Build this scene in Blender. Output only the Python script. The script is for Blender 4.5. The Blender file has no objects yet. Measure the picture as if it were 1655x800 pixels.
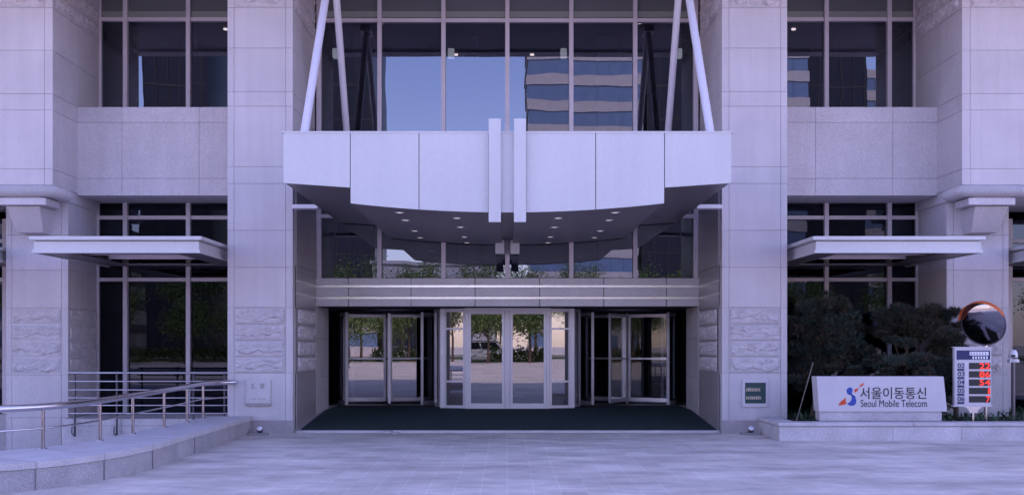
import bpy, math, random
from mathutils import Vector, Matrix, noise
R = math.radians
S = bpy.context.scene
COL = S.collection

# ------------------------------------------------------------------ camera
CY, CZ, F = -20.5, 1.65, 1800.0
cam_d = bpy.data.cameras.new('camera'); cam = bpy.data.objects.new('camera', cam_d); COL.objects.link(cam)
cam.location = (0, CY, CZ); cam.rotation_euler = (R(90), R(0.0), 0)
cam_d.sensor_width = 36; cam_d.lens = 36*F/1655
cam_d.shift_x = 7.5/1655; cam_d.shift_y = 155/1655
cam_d.clip_start = 0.1; cam_d.clip_end = 2000
S.camera = cam
# ------------------------------------------------------------------ sky, sun, exposure
ELEV = 45
w = bpy.data.worlds.new('World'); S.world = w; w.use_nodes = True
nt = w.node_tree; bg = nt.nodes['Background']
sky = nt.nodes.new('ShaderNodeTexSky'); sky.sky_type = 'NISHITA'; sky.sun_disc = False
sky.sun_elevation = R(ELEV); sky.sun_rotation = R(0); sky.air_density = 1.0; sky.dust_density = 0.6; sky.ozone_density = 1.5
tint = nt.nodes.new('ShaderNodeMix'); tint.data_type = 'RGBA'; tint.blend_type = 'MULTIPLY'
tint.inputs[0].default_value = 1.0; tint.inputs[7].default_value = (1.22, 0.96, 1.20, 1)
nt.links.new(sky.outputs[0], tint.inputs[6]); nt.links.new(tint.outputs[2], bg.inputs[0])
bg.inputs[1].default_value = 0.15
sd = bpy.data.lights.new('sun', 'SUN'); sd.energy = 2.2; sd.angle = R(0.5); sd.color = (1.0, 0.87, 0.84)
sun = bpy.data.objects.new('sun', sd); COL.objects.link(sun)
sun.rotation_euler = (R(-(90-ELEV)), 0, 0)
sun.location = (0, 30, 40)
S.view_settings.view_transform = 'Standard'; S.view_settings.look = 'None'
S.view_settings.gamma = 1; S.view_settings.exposure = 1.82
S.render.engine = 'CYCLES'
S.cycles.max_bounces = 10; S.cycles.transparent_max_bounces = 16; S.cycles.glossy_bounces = 5
S.cycles.caustics_reflective = False; S.cycles.caustics_refractive = False

# ------------------------------------------------------------------ placement helpers
def X(px, D): return (px-820)*D/F            # lateral metres of a column measured at depth D
def Z(py, D): return CZ + (555-py)*D/F       # height of a row measured at depth D
def Y(D): return D + CY
YG = Y(22.9)                                  # glass plane

# ------------------------------------------------------------------ materials
def mat(name, c, rough=0.6, metal=0.0, var=0.0, vscale=3.0, bump=0.0, bscale=40.0, speck=0.0, sscale=60, island=0.0, emit=None, spec=None, coat=0, streak=0.0):
    m = bpy.data.materials.new(name); m.use_nodes = True
    t = m.node_tree; n = t.nodes; l = t.links; b = n['Principled BSDF']
    b.inputs['Roughness'].default_value = rough; b.inputs['Metallic'].default_value = metal
    if spec is not None: b.inputs['Specular IOR Level'].default_value = spec
    if coat: b.inputs['Coat Weight'].default_value = coat
    b.inputs['Base Color'].default_value = (*c, 1)
    tc = n.new('ShaderNodeTexCoord'); geo = n.new('ShaderNodeNewGeometry')
    val = None
    def addv(sock, lo, hi, fmin=0.0, fmax=1.0):
        nonlocal val
        mr = n.new('ShaderNodeMapRange'); mr.inputs[1].default_value = fmin; mr.inputs[2].default_value = fmax
        mr.inputs[3].default_value = lo; mr.inputs[4].default_value = hi; l.new(sock, mr.inputs[0])
        if val is None: val = mr.outputs[0]
        else:
            mm = n.new('ShaderNodeMath'); mm.operation = 'MULTIPLY'; l.new(val, mm.inputs[0]); l.new(mr.outputs[0], mm.inputs[1]); val = mm.outputs[0]
    if var:
        nz = n.new('ShaderNodeTexNoise'); nz.inputs['Scale'].default_value = vscale; nz.inputs['Detail'].default_value = 6
        l.new(geo.outputs['Position'], nz.inputs['Vector']); addv(nz.outputs['Fac'], 1-var, 1+var, 0.3, 0.7)
    if speck:
        nz = n.new('ShaderNodeTexNoise'); nz.inputs['Scale'].default_value = sscale; nz.inputs['Detail'].default_value = 2
        l.new(geo.outputs['Position'], nz.inputs['Vector']); addv(nz.outputs['Fac'], 1-speck, 1+speck, 0.3, 0.7)
    if streak:
        mp = n.new('ShaderNodeMapping'); mp.inputs['Scale'].default_value = (5, 5, .35); l.new(geo.outputs['Position'], mp.inputs['Vector'])
        nz = n.new('ShaderNodeTexNoise'); nz.inputs['Scale'].default_value = 1.0; nz.inputs['Detail'].default_value = 7; nz.inputs['Roughness'].default_value = .65
        l.new(mp.outputs[0], nz.inputs['Vector']); addv(nz.outputs['Fac'], 1-streak, 1+streak*.4, 0.32, 0.62)
    if streak:
        sp = n.new('ShaderNodeSeparateXYZ'); l.new(geo.outputs['Position'], sp.inputs[0])
        gz = n.new('ShaderNodeTexNoise'); gz.inputs['Scale'].default_value = 2.3; gz.inputs['Detail'].default_value = 6; l.new(geo.outputs['Position'], gz.inputs['Vector'])
        sm_ = n.new('ShaderNodeMath'); sm_.operation = 'MULTIPLY_ADD'; sm_.inputs[1].default_value = 1.6; l.new(gz.outputs['Fac'], sm_.inputs[0]); l.new(sp.outputs[2], sm_.inputs[2])
        addv(sm_.outputs[0], .84, 1.0, .7, 1.5)
    if island: addv(geo.outputs['Random Per Island'], 1-island, 1+island)
    if val is not None:
        mx = n.new('ShaderNodeVectorMath'); mx.operation = 'SCALE'; mx.inputs[0].default_value = c
        l.new(val, mx.inputs['Scale']); l.new(mx.outputs[0], b.inputs['Base Color'])
    if bump:
        nz = n.new('ShaderNodeTexNoise'); nz.inputs['Scale'].default_value = bscale; nz.inputs['Detail'].default_value = 5
        l.new(geo.outputs['Position'], nz.inputs['Vector'])
        bp = n.new('ShaderNodeBump'); bp.inputs['Strength'].default_value = bump; bp.inputs['Distance'].default_value = 0.02
        l.new(nz.outputs['Fac'], bp.inputs['Height']); l.new(bp.outputs[0], b.inputs['Normal'])
    if emit:
        b.inputs['Emission Color'].default_value = (*emit[0], 1); b.inputs['Emission Strength'].default_value = emit[1]
    return m

def glass(name, refl, tcol, gcol=(1, 1, 1), wav=0.0, rough=0.0, wscale=0.7):
    m = bpy.data.materials.new(name); m.use_nodes = True
    t = m.node_tree; n = t.nodes; l = t.links; n.remove(n['Principled BSDF']); out = n['Material Output']
    g = n.new('ShaderNodeBsdfGlossy'); g.inputs['Roughness'].default_value = rough; g.inputs['Color'].default_value = (*gcol, 1)
    tr = n.new('ShaderNodeBsdfTransparent'); tr.inputs['Color'].default_value = (*tcol, 1)
    lw = n.new('ShaderNodeFresnel'); lw.inputs['IOR'].default_value = 1.5
    ad = n.new('ShaderNodeMath'); ad.operation = 'ADD'; ad.use_clamp = True; ad.inputs[1].default_value = refl-0.04
    l.new(lw.outputs[0], ad.inputs[0])
    mx = n.new('ShaderNodeMixShader'); l.new(ad.outputs[0], mx.inputs[0]); l.new(tr.outputs[0], mx.inputs[1]); l.new(g.outputs[0], mx.inputs[2])
    l.new(mx.outputs[0], out.inputs[0])
    if wav:
        geo = n.new('ShaderNodeNewGeometry'); nz = n.new('ShaderNodeTexNoise'); nz.inputs['Scale'].default_value = wscale; nz.inputs['Detail'].default_value = 1.5
        l.new(geo.outputs['Position'], nz.inputs['Vector'])
        bp = n.new('ShaderNodeBump'); bp.inputs['Strength'].default_value = 1.0; bp.inputs['Distance'].default_value = wav
        l.new(nz.outputs['Fac'], bp.inputs['Height']); l.new(bp.outputs[0], g.inputs['Normal'])
    return m

M = {}
M['stone'] = mat('granite', (0.55, 0.505, 0.535), 0.7, var=0.06, vscale=1.3, bump=0.15, bscale=70, speck=0.19, sscale=72, island=0.035, streak=0.06)
M['rock'] = mat('rock_faced_granite', (0.53, 0.485, 0.515), 0.85, var=0.12, vscale=6, bump=0.5, bscale=60, speck=0.12, sscale=50, island=0.05)
M['base'] = mat('granite_base', (0.36, 0.315, 0.33), 0.55, var=0.15, vscale=4, speck=0.25, sscale=70)
M['polish'] = mat('polished_granite', (0.33, 0.295, 0.315), 0.33, var=0.08, vscale=2, speck=0.2, sscale=60, island=0.05)
M['joint'] = mat('joint', (0.30, 0.26, 0.28), 0.9)
M['wallgr'] = mat('grey_granite', (0.36, 0.33, 0.355), 0.65, var=0.12, vscale=3, speck=0.3, sscale=70, island=0.05)
M['cap'] = mat('coping_granite', (0.50, 0.46, 0.49), 0.6, var=0.12, vscale=3, speck=0.15, sscale=50, island=0.05)
M['panel'] = mat('painted_metal_panel', (0.575, 0.56, 0.58), 0.38, metal=0.0, var=0.03, vscale=0.8, speck=0.03, sscale=30, island=0.02, streak=0.03, bump=0.03, bscale=1.2)
M['strut'] = mat('white_painted_steel', (0.66, 0.62, 0.68), 0.35)
M['soffit'] = None
M['frame'] = mat('aluminium_frame', (0.62, 0.55, 0.60), 0.4, metal=0.0, var=0.05, vscale=4)
M['doorframe'] = mat('door_aluminium', (0.72, 0.68, 0.73), 0.35, metal=0.3, var=0.05)
M['fascia'] = mat('entrance_fascia_stone', (0.58, 0.535, 0.55), 0.38, var=0.05, vscale=2, speck=0.08, sscale=50, island=0.03)
M['mirror_strip'] = mat('polished_strip', (0.95, 0.86, 0.90), 0.16, metal=1.0)
M['steel'] = mat('stainless', (0.60, 0.57, 0.60), 0.24, metal=1.0, var=0.05, vscale=10)
M['poststeel'] = mat('post_steel', (0.30, 0.27, 0.30), 0.22, metal=1.0, var=0.2, vscale=14)
M['darksteel'] = mat('dark_steel', (0.12, 0.11, 0.14), 0.35, metal=0.8)
M['mat'] = mat('entrance_mat', (0.010, 0.030, 0.034), 0.95, var=0.2, vscale=5, bump=0.6, bscale=150, speck=0.3, sscale=90)
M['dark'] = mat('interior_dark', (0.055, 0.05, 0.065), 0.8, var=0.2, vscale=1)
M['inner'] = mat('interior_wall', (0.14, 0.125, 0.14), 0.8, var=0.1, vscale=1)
M['shadowbox'] = mat('transom_glass', (0.26, 0.27, 0.25), 0.25)  # pale colour stands in for the lit ceiling void behind the glass
M['shadowbox2'] = mat('transom_glass_dark', (0.13, 0.13, 0.14), 0.25)  # darker upper step of the same painted ceiling gradient
M['concrete'] = mat('soffit_concrete', (0.36, 0.33, 0.38), 0.8, var=0.08)
M['soil'] = mat('soil', (0.035, 0.025, 0.025), 0.95, var=0.4, vscale=8, bump=1.0, bscale=20)
M['white'] = mat('white_enamel', (0.75, 0.72, 0.78), 0.4)
M['signwhite'] = mat('sign_panel', (0.56, 0.52, 0.56), 0.5, var=0.04, vscale=3, speck=0.03)
M['navy'] = mat('navy_print', (0.012, 0.018, 0.10), 0.5)
M['ink'] = mat('black_ink', (0.012, 0.010, 0.02), 0.5)
M['logoblue'] = mat('logo_blue', (0.02, 0.06, 0.34), 0.45)
M['logored'] = mat('logo_red', (0.62, 0.055, 0.015), 0.45)
M['black'] = mat('black_plastic', (0.012, 0.012, 0.016), 0.4)
M['led'] = mat('red_led', (0.4, 0.02, 0.01), 0.5, emit=((1.0, 0.03, 0.015), 0.6))
M['orange'] = mat('orange_hood', (0.62, 0.13, 0.03), 0.45, var=0.1, vscale=8)
M['mirror'] = mat('convex_mirror_face', (0.26, 0.25, 0.29), 0.03, metal=1.0)
M['green'] = mat('green_plate', (0.01, 0.05, 0.055), 0.3)
M['gold'] = mat('gold_letter', (0.50, 0.40, 0.30), 0.4)
M['bark'] = mat('bark', (0.10, 0.065, 0.05), 0.9, var=0.3, vscale=12, bump=0.8, bscale=25)
M['stake'] = mat('stake_wood', (0.20, 0.17, 0.15), 0.8, var=0.2, vscale=10)
M['pine'] = mat('pine_needles', (0.028, 0.047, 0.036), 0.7, island=0.6)
M['pinebrown'] = mat('pine_needles_brown', (0.055, 0.046, 0.030), 0.7, island=0.6)
M['tip'] = mat('dry_needle_tips', (0.22, 0.09, 0.04), 0.7, island=0.5)
M['leaf'] = mat('shrub_leaf', (0.03, 0.07, 0.03), 0.6, island=0.5)
M['treeleaf'] = mat('street_tree_leaf', (0.085, 0.13, 0.03), 0.55, island=0.5)
M['flower'] = mat('red_flower', (0.45, 0.03, 0.03), 0.6)
M['glass'] = glass('tinted_glass', 0.15, (0.20, 0.20, 0.26), (0.74, 0.80, 0.97), wav=0.0014, wscale=0.8)
M['darkglass'] = glass('dark_tinted_glass', 0.045, (0.14, 0.14, 0.2), (0.7, 0.78, 1.0), wav=0.0015)
M['doorglass'] = glass('door_glass', 0.19, (0.30, 0.30, 0.36), (0.95, 0.95, 1.0), wav=0.0005)
M['drumglass'] = glass('drum_glass', 0.045, (0.35, 0.38, 0.45))
M['towerglass'] = mat('dark_tower_glass', (0.012, 0.014, 0.03), 0.35, spec=0.25)
M['blueglass'] = mat('blue_band_glass', (0.11, 0.17, 0.30), 0.3)
M['beige'] = mat('beige_cladding', (0.43, 0.39, 0.41), 0.7, var=0.08, island=0.06)
M['palewall'] = mat('pale_render', (0.36, 0.35, 0.40), 0.7, var=0.05)
M['asphalt'] = mat('asphalt', (0.055, 0.05, 0.055), 0.9, var=0.2, vscale=1, speck=0.2)
M['kerb'] = mat('kerb', (0.3, 0.28, 0.29), 0.8, var=0.1)
M['paint'] = mat('road_paint', (0.7, 0.68, 0.66), 0.7)
M['grass'] = mat('grass', (0.06, 0.09, 0.025), 0.9, var=0.4, vscale=6, bump=1, bscale=30)
M['carwhite'] = mat('car_paint_white', (0.72, 0.72, 0.74), 0.25, coat=1)
M['carblue'] = mat('car_paint_blue', (0.03, 0.05, 0.16), 0.25, coat=1)
M['carsilver'] = mat('car_paint_silver', (0.45, 0.45, 0.48), 0.3, metal=0.5, coat=1)
M['tyre'] = mat('tyre', (0.015, 0.015, 0.015), 0.85)
M['cglass'] = mat('car_glass', (0.01, 0.012, 0.016), 0.08)
M['skin'] = mat('skin', (0.45, 0.28, 0.2), 0.6)
M['cloth'] = mat('dark_suit', (0.02, 0.02, 0.03), 0.8)
M['lightdisc'] = mat('ceiling_lamp', (0.9, 0.85, 0.8), 0.5, emit=((1.0, 0.85, 0.7), 1.3))
M['paleshade'] = mat('lamp_shade', (0.7, 0.7, 0.66), 0.6, emit=((0.9, 0.95, 0.9), 0.28))
M['downlight'] = mat('downlight_lens', (0.85, 0.82, 0.85), 0.4, emit=((1.0, 0.88, 0.85), 0.2))  # weak glow only gives the unlit lenses their pale look
M['trim'] = mat('downlight_ring', (0.5, 0.47, 0.5), 0.25, metal=0.6)

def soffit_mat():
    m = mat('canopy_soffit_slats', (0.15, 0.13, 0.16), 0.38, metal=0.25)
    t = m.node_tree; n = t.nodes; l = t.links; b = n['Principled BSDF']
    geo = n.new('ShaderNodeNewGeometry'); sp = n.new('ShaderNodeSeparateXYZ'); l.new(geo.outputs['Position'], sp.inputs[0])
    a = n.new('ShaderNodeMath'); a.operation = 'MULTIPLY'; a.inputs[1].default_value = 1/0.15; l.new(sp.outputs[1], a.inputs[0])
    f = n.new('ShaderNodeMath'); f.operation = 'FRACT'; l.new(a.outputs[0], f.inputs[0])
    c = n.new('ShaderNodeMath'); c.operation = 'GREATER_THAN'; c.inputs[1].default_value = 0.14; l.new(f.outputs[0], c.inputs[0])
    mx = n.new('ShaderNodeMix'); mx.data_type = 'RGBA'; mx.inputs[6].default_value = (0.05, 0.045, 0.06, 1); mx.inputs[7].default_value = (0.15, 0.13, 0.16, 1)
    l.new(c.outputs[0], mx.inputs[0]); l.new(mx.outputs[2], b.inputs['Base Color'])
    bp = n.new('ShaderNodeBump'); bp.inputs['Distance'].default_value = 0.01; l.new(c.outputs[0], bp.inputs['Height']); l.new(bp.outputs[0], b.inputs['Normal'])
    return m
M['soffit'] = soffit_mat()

def paving_mat(name, c, size=0.3):
    m = bpy.data.materials.new(name); m.use_nodes = True
    t = m.node_tree; n = t.nodes; l = t.links; b = n['Principled BSDF']
    geo = n.new('ShaderNodeNewGeometry')
    br = n.new('ShaderNodeTexBrick'); br.offset = 0.0; br.squash = 1.0
    br.inputs['Scale'].default_value = 1.0; br.inputs['Brick Width'].default_value = size; br.inputs['Row Height'].default_value = size
    br.inputs['Mortar Size'].default_value = 0.007; br.inputs['Mortar Smooth'].default_value = 0.3; br.inputs['Bias'].default_value = 0.0
    k = 0.96
    br.inputs['Color1'].default_value = (c[0]*1.02, c[1]*1.02, c[2]*1.02, 1); br.inputs['Color2'].default_value = (c[0]*k, c[1]*k, c[2]*k, 1)
    br.inputs['Mortar'].default_value = (c[0]*1.16, c[1]*1.16, c[2]*1.16, 1)
    l.new(geo.outputs['Position'], br.inputs['Vector'])
    mp = n.new('ShaderNodeMapping'); mp.inputs['Scale'].default_value = (0.55, 1.1, 1); l.new(geo.outputs['Position'], mp.inputs['Vector'])
    n1 = n.new('ShaderNodeTexNoise'); n1.inputs['Scale'].default_value = 1.2; n1.inputs['Detail'].default_value = 8; n1.inputs['Roughness'].default_value = 0.7; l.new(mp.outputs[0], n1.inputs['Vector'])
    n2 = n.new('ShaderNodeTexNoise'); n2.inputs['Scale'].default_value = 0.22; n2.inputs['Detail'].default_value = 3; l.new(geo.outputs['Position'], n2.inputs['Vector'])
    # single stained pavers
    sn = n.new('ShaderNodeVectorMath'); sn.operation = 'SNAP'; sn.inputs[1].default_value = (size, size, 10); l.new(geo.outputs['Position'], sn.inputs[0])
    wn = n.new('ShaderNodeTexWhiteNoise'); l.new(sn.outputs[0], wn.inputs[0])
    r1 = n.new('ShaderNodeMapRange'); r1.inputs[1].default_value = .35; r1.inputs[2].default_value = .65; r1.inputs[3].default_value = .62; r1.inputs[4].default_value = 1.16; l.new(n1.outputs[0], r1.inputs[0])
    r2 = n.new('ShaderNodeMapRange'); r2.inputs[1].default_value = .35; r2.inputs[2].default_value = .65; r2.inputs[3].default_value = .86; r2.inputs[4].default_value = 1.08; l.new(n2.outputs[0], r2.inputs[0])
    r3 = n.new('ShaderNodeMapRange'); r3.inputs[1].default_value = .0; r3.inputs[2].default_value = .10; r3.inputs[3].default_value = .86; r3.inputs[4].default_value = 1.0; l.new(wn.outputs[0], r3.inputs[0])
    a = n.new('ShaderNodeMath'); a.operation = 'MULTIPLY'; l.new(r1.outputs[0], a.inputs[0]); l.new(r2.outputs[0], a.inputs[1])
    a2 = n.new('ShaderNodeMath'); a2.operation = 'MULTIPLY'; l.new(a.outputs[0], a2.inputs[0]); l.new(r3.outputs[0], a2.inputs[1])
    vm = n.new('ShaderNodeVectorMath'); vm.operation = 'SCALE'; l.new(br.outputs[0], vm.inputs[0]); l.new(a2.outputs[0], vm.inputs['Scale'])
    l.new(vm.outputs[0], b.inputs['Base Color']); b.inputs['Roughness'].default_value = 0.72
    bp = n.new('ShaderNodeBump'); bp.inputs['Strength'].default_value = 0.4; bp.inputs['Distance'].default_value = 0.01; l.new(n1.outputs[0], bp.inputs['Height']); l.new(bp.outputs[0], b.inputs['Normal'])
    return m
M['paving'] = paving_mat('plaza_pavers', (0.66, 0.575, 0.53))

# ------------------------------------------------------------------ mesh helper
class MB:
    def __init__(s): s.v = []; s.f = []; s.mi = []; s.sm = []
    def add(s, vs, fs, mi=0, smooth=False):
        o = len(s.v); s.v += [tuple(v) for v in vs]; s.f += [tuple(i+o for i in f) for f in fs]
        s.mi += [mi]*len(fs); s.sm += [smooth]*len(fs)
    def box(s, x0, x1, y0, y1, z0, z1, mi=0):
        if x0 > x1: x0, x1 = x1, x0
        if y0 > y1: y0, y1 = y1, y0
        vs = [(x0,y0,z0),(x1,y0,z0),(x1,y1,z0),(x0,y1,z0),(x0,y0,z1),(x1,y0,z1),(x1,y1,z1),(x0,y1,z1)]
        s.add(vs, [(0,3,2,1),(4,5,6,7),(0,1,5,4),(1,2,6,5),(2,3,7,6),(3,0,4,7)], mi)
    def bev(s, x0, x1, y0, y1, z0, z1, b=0.01, mi=0):
        # box with chamfered long edges on the camera side and sides
        if x0 > x1: x0, x1 = x1, x0
        pr = [(x0+b,y0),(x1-b,y0),(x1,y0+b),(x1,y1-b),(x1-b,y1),(x0+b,y1),(x0,y1-b),(x0,y0+b)]
        n = 8
        ins = lambda p: (min(max(p[0], x0+b), x1-b), min(max(p[1], y0+b), y1-b))
        vs = [(*ins(p), z0) for p in pr]+[(*p, z0+b) for p in pr]+[(*p, z1-b) for p in pr]+[(*ins(p), z1) for p in pr]
        fs = []
        for k in range(3):
            for i in range(n): j = (i+1)%n; fs.append((k*n+i, k*n+j, (k+1)*n+j, (k+1)*n+i))
        fs.append(tuple(reversed(range(n)))); fs.append(tuple(range(3*n, 4*n)))
        s.add(vs, fs, mi)
    def prism(s, poly, axis, a0, a1, mi=0, smooth=False):
        # poly: 2D points; axis 'y' -> (x,z) poly extruded on y ; 'z' -> (x,y) ; 'x' -> (y,z)
        def P(p, a):
            return {'y': (p[0], a, p[1]), 'z': (p[0], p[1], a), 'x': (a, p[0], p[1])}[axis]
        n = len(poly)
        vs = [P(p, a0) for p in poly]+[P(p, a1) for p in poly]
        s.add(vs, [(i, (i+1)%n, n+(i+1)%n, n+i) for i in range(n)], mi, smooth)
        s.add(vs, [tuple(range(n)), tuple(reversed(range(n, 2*n)))], mi)
    def tube(s, pts, r, seg=10, mi=0, cap=True, radii=None):
        pts = [Vector(p) for p in pts]; n = len(pts); vs = []
        up = None
        for i, p in enumerate(pts):
            d = (pts[min(i+1, n-1)]-pts[max(i-1, 0)]).normalized()
            if up is None or abs(up.dot(d)) > 0.98: up = Vector((0,0,1)) if abs(d.z) < 0.9 else Vector((1,0,0))
            a = d.cross(up).normalized(); b = a.cross(d).normalized(); up = b
            rr = radii[i] if radii else r
            for k in range(seg):
                t = 2*math.pi*k/seg; vs.append(p+a*rr*math.cos(t)+b*rr*math.sin(t))
        fs = [(i*seg+k, i*seg+(k+1)%seg, (i+1)*seg+(k+1)%seg, (i+1)*seg+k) for i in range(n-1) for k in range(seg)]
        s.add(vs, fs, mi, True)
        if cap: s.add(vs[:seg]+vs[-seg:], [tuple(range(seg)), tuple(range(seg, 2*seg))], mi)
    def lathe(s, prof, c, seg=24, mi=0, rot=None, smooth=True):
        vs = []; n = len(prof)
        for r, z in prof:
            for k in range(seg):
                t = 2*math.pi*k/seg; v = Vector((r*math.cos(t), r*math.sin(t), z))
                if rot: v = rot @ v
                vs.append(v+Vector(c))
        fs = [(i*seg+k, i*seg+(k+1)%seg, (i+1)*seg+(k+1)%seg, (i+1)*seg+k) for i in range(n-1) for k in range(seg)]
        s.add(vs, fs, mi, smooth)
    def build(s, name, mats, parent=None):
        me = bpy.data.meshes.new(name); me.from_pydata(s.v, [], s.f)
        if not isinstance(mats, (list, tuple)): mats = [mats]
        for m in mats: me.materials.append(M[m] if isinstance(m, str) else m)
        me.polygons.foreach_set('material_index', s.mi); me.polygons.foreach_set('use_smooth', s.sm); me.update()
        o = bpy.data.objects.new(name, me); COL.objects.link(o)
        if parent is not None:
            o.parent = parent
            if parent.type == 'EMPTY': o.matrix_parent_inverse = Matrix.Translation(-world_loc(parent))
        return o
def world_loc(o):
    v = Vector((0,0,0))
    while o is not None:
        if o.type == 'EMPTY': v += o.location
        o = o.parent
    return v
def tag(o, label=None, cat=None, group=None, kind=None):
    if label: o['label'] = label
    if cat: o['category'] = cat
    if group: o['group'] = group
    if kind: o['kind'] = kind
    return o
def empty(name, loc, label=None, cat=None, group=None):
    o = bpy.data.objects.new(name, None); COL.objects.link(o); o.location = loc; o.empty_display_size = 0.2
    return tag(o, label, cat, group)
def part(name, m, parent, fn):
    b = MB(); fn(b); return b.build(name, m, parent)
def boxp(name, m, parent, *a): return part(name, m, parent, lambda b: b.box(*a))

def blocks(b, x0, x1, y0, y1, z0, z1, xj=(), zj=(), g=0.0028, mi=0, mj=1):
    """masonry: real blocks with open joints over a recessed dark core"""
    if x0 > x1: x0, x1 = x1, x0
    xs = [x0]+sorted(x for x in xj if x0 < x < x1)+[x1]; zs = [z0]+sorted(z for z in zj if z0 < z < z1)+[z1]
    b.box(x0+.012, x1-.012, y0+.012, y1-.001, z0+.012, z1-.012, mj)
    for i in range(len(xs)-1):
        for k in range(len(zs)-1):
            b.bev(xs[i]+(g if i else 0), xs[i+1]-(g if i < len(xs)-2 else 0), y0, y1, zs[k]+(g if k else 0), zs[k+1]-(g if k < len(zs)-2 else 0), 0.0025, mi)

def rock(b, org, ux, n_, wdt, hgt, amp=0.05, mi=0, seed=0):
    """rock-faced block: displaced grid on a plane; org lower corner, ux width dir, n_ outward normal"""
    org = Vector(org); ux = Vector(ux); n_ = Vector(n_); uz = Vector((0,0,1))
    nx = max(6, int(wdt/0.02)); nz = max(5, int(hgt/0.02)); vs = []
    for j in range(nz+1):
        for i in range(nx+1):
            u = i/nx; v = j/nz
            e = min(1, min(u*wdt, (1-u)*wdt, v*hgt, (1-v)*hgt)/0.035)
            p = org+ux*(u*wdt)+uz*(v*hgt)
            q = Vector((u*wdt*3.5+seed*7.3, v*hgt*8, seed*3.1))
            d = 0.7+0.5*noise.noise(q*1.5)+0.45*noise.noise(q*4.1)+.2*noise.noise(q*9)
            cut = 0.28+0.35*noise.noise(Vector((u*wdt*4+seed*3.3, 0.5, seed)))+0.12*noise.noise(Vector((u*wdt*14, 2.5, seed)))
            d *= 1.0 if v > cut else 0.35
            vs.append(p+n_*(0.004+max(0.05, d)*amp*e))
    fs = [(j*(nx+1)+i, j*(nx+1)+i+1, (j+1)*(nx+1)+i+1, (j+1)*(nx+1)+i) for j in range(nz) for i in range(nx)]
    b.add(vs, fs, mi, False)

def rockp(parent, *a):
    b = MB(); rock(b, *a); return b.build('rock_faced_block', 'rock', parent)

# =================================================================== GROUND
def struct(o): o['kind'] = 'structure'; return o
outer = [(-4.70,20.45),(-4.70,18.0),(-4.69,16.0),(-4.68,14.9),(-4.76,14.0),(-4.92,13.35),(-5.18,12.75),(-5.59,12.28),(-6.3,11.88),(-7.5,11.62),(-10,11.5),(-16,11.5)]
inner = [(-5.50,20.45),(-5.52,18.4),(-5.62,16.8),(-5.72,15.3),(-5.86,14.6),(-6.1,14.1),(-6.5,13.6),(-7.1,13.2),(-8.2,12.95),(-10,12.9),(-13,12.9),(-16,12.9)]
def densify(pl, k=5):
    out = []
    n = len(pl)
    for i in range(n-1):
        p0 = Vector(pl[max(i-1,0)]); p1 = Vector(pl[i]); p2 = Vector(pl[i+1]); p3 = Vector(pl[min(i+2,n-1)])
        for j in range(k):
            t = j/k
            out.append(0.5*((2*p1)+(-p0+p2)*t+(2*p0-5*p1+4*p2-p3)*t*t+(-p0+3*p1-3*p2+p3)*t**3))
    out.append(Vector(pl[-1])); return out
OD = densify(outer); ID = densify(inner)
b = MB()
mid = [((a+c)/2) for a, c in zip(OD, ID)]
poly = [(p.x, Y(p.y), 0) for p in mid]
yl = Y(23)
# right/front part as strips so that no face is concave
for p, q in zip(poly[:-1], poly[1:]):
    b.add([p, q, (q[0], -34, 0), (p[0], -34, 0)] if abs(p[0]-q[0]) > 1e-3 else [p, q, (q[0]-0.001, -34, 0), p], [(0,1,2,3)])
xr = max(p[0] for p in poly)
b2 = MB()
# fan of horizontal strips: region x > curve
def xc(y):
    best = -4.9
    for p, q in zip(poly[:-1], poly[1:]):
        if min(p[1], q[1]) <= y <= max(p[1], q[1]) and abs(q[1]-p[1]) > 1e-6:
            return p[0]+(q[0]-p[0])*(y-p[1])/(q[1]-p[1])
    return best
ys = [poly[0][1]-k*(poly[0][1]-poly[-1][1])/40 for k in range(41)]
for y0, y1 in zip(ys[:-1], ys[1:]):
    b2.add([(min(xc(y0), xc(y0-1e-4)) if y0 > poly[-1][1]+1e-3 else -16, y0, 0), (300, y0, 0), (300, y1, 0), (xc(y1) if y1 > poly[-1][1]+1e-3 else -16, y1, 0)], [(0,3,2,1)])
yb = poly[-1][1]
b2.add([(-16, yb, 0), (300, yb, 0), (300, -400, 0), (-16, -400, 0)], [(0,3,2,1)])
b2.add([(-300, 300, 0), (-16, 300, 0), (-16, -400, 0), (-300, -400, 0)], [(0,3,2,1)])
b2.add([(-4.95, 300, 0), (300, 300, 0), (300, poly[0][1], 0), (-4.95, poly[0][1], 0)], [(0,3,2,1)])
b2.add([(-16, 300, 0), (-4.95, 300, 0), (-4.95, Y(22.95), 0), (-16, Y(22.95), 0)], [(0,3,2,1)])
struct(b2.build('ground', 'paving'))
b = MB()   # sunken ramp behind the curved wall
b.add([(-4.9, Y(11), -0.05), (-4.9, Y(24), -0.05), (-9, Y(24), -0.75), (-9, Y(11), -0.75), (-17, Y(24), -1.1), (-17, Y(11), -1.1)], [(0,1,2,3),(3,2,4,5)])
b.box(-17, -16, Y(11), Y(24), -1.2, 0)
struct(b.build('ramp', 'paving'))
# street side (seen in the glass)
struct(part('road', 'asphalt', None, lambda b: b.box(-200, 200, -94, -80, -0.1, 0.004)))
struct(part('kerb', 'kerb', None, lambda b: (b.box(-200, 200, -80, -79.8, -0.1, 0.13), b.box(-200, 200, -94.2, -94, -0.1, 0.13))))
struct(part('lane_marking', 'paint', None, lambda b: [b.box(x, x+3, -87.1, -86.95, 0, 0.009) for x in range(-100, 100, 7)]))
tag(part('grass_verge', 'grass', None, lambda b: (b.box(-200, 200, -99, -95, 0, 0.14), b.box(-90, 90, -79.5, -73, 0, 0.12))), None, None, None, 'structure')

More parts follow.
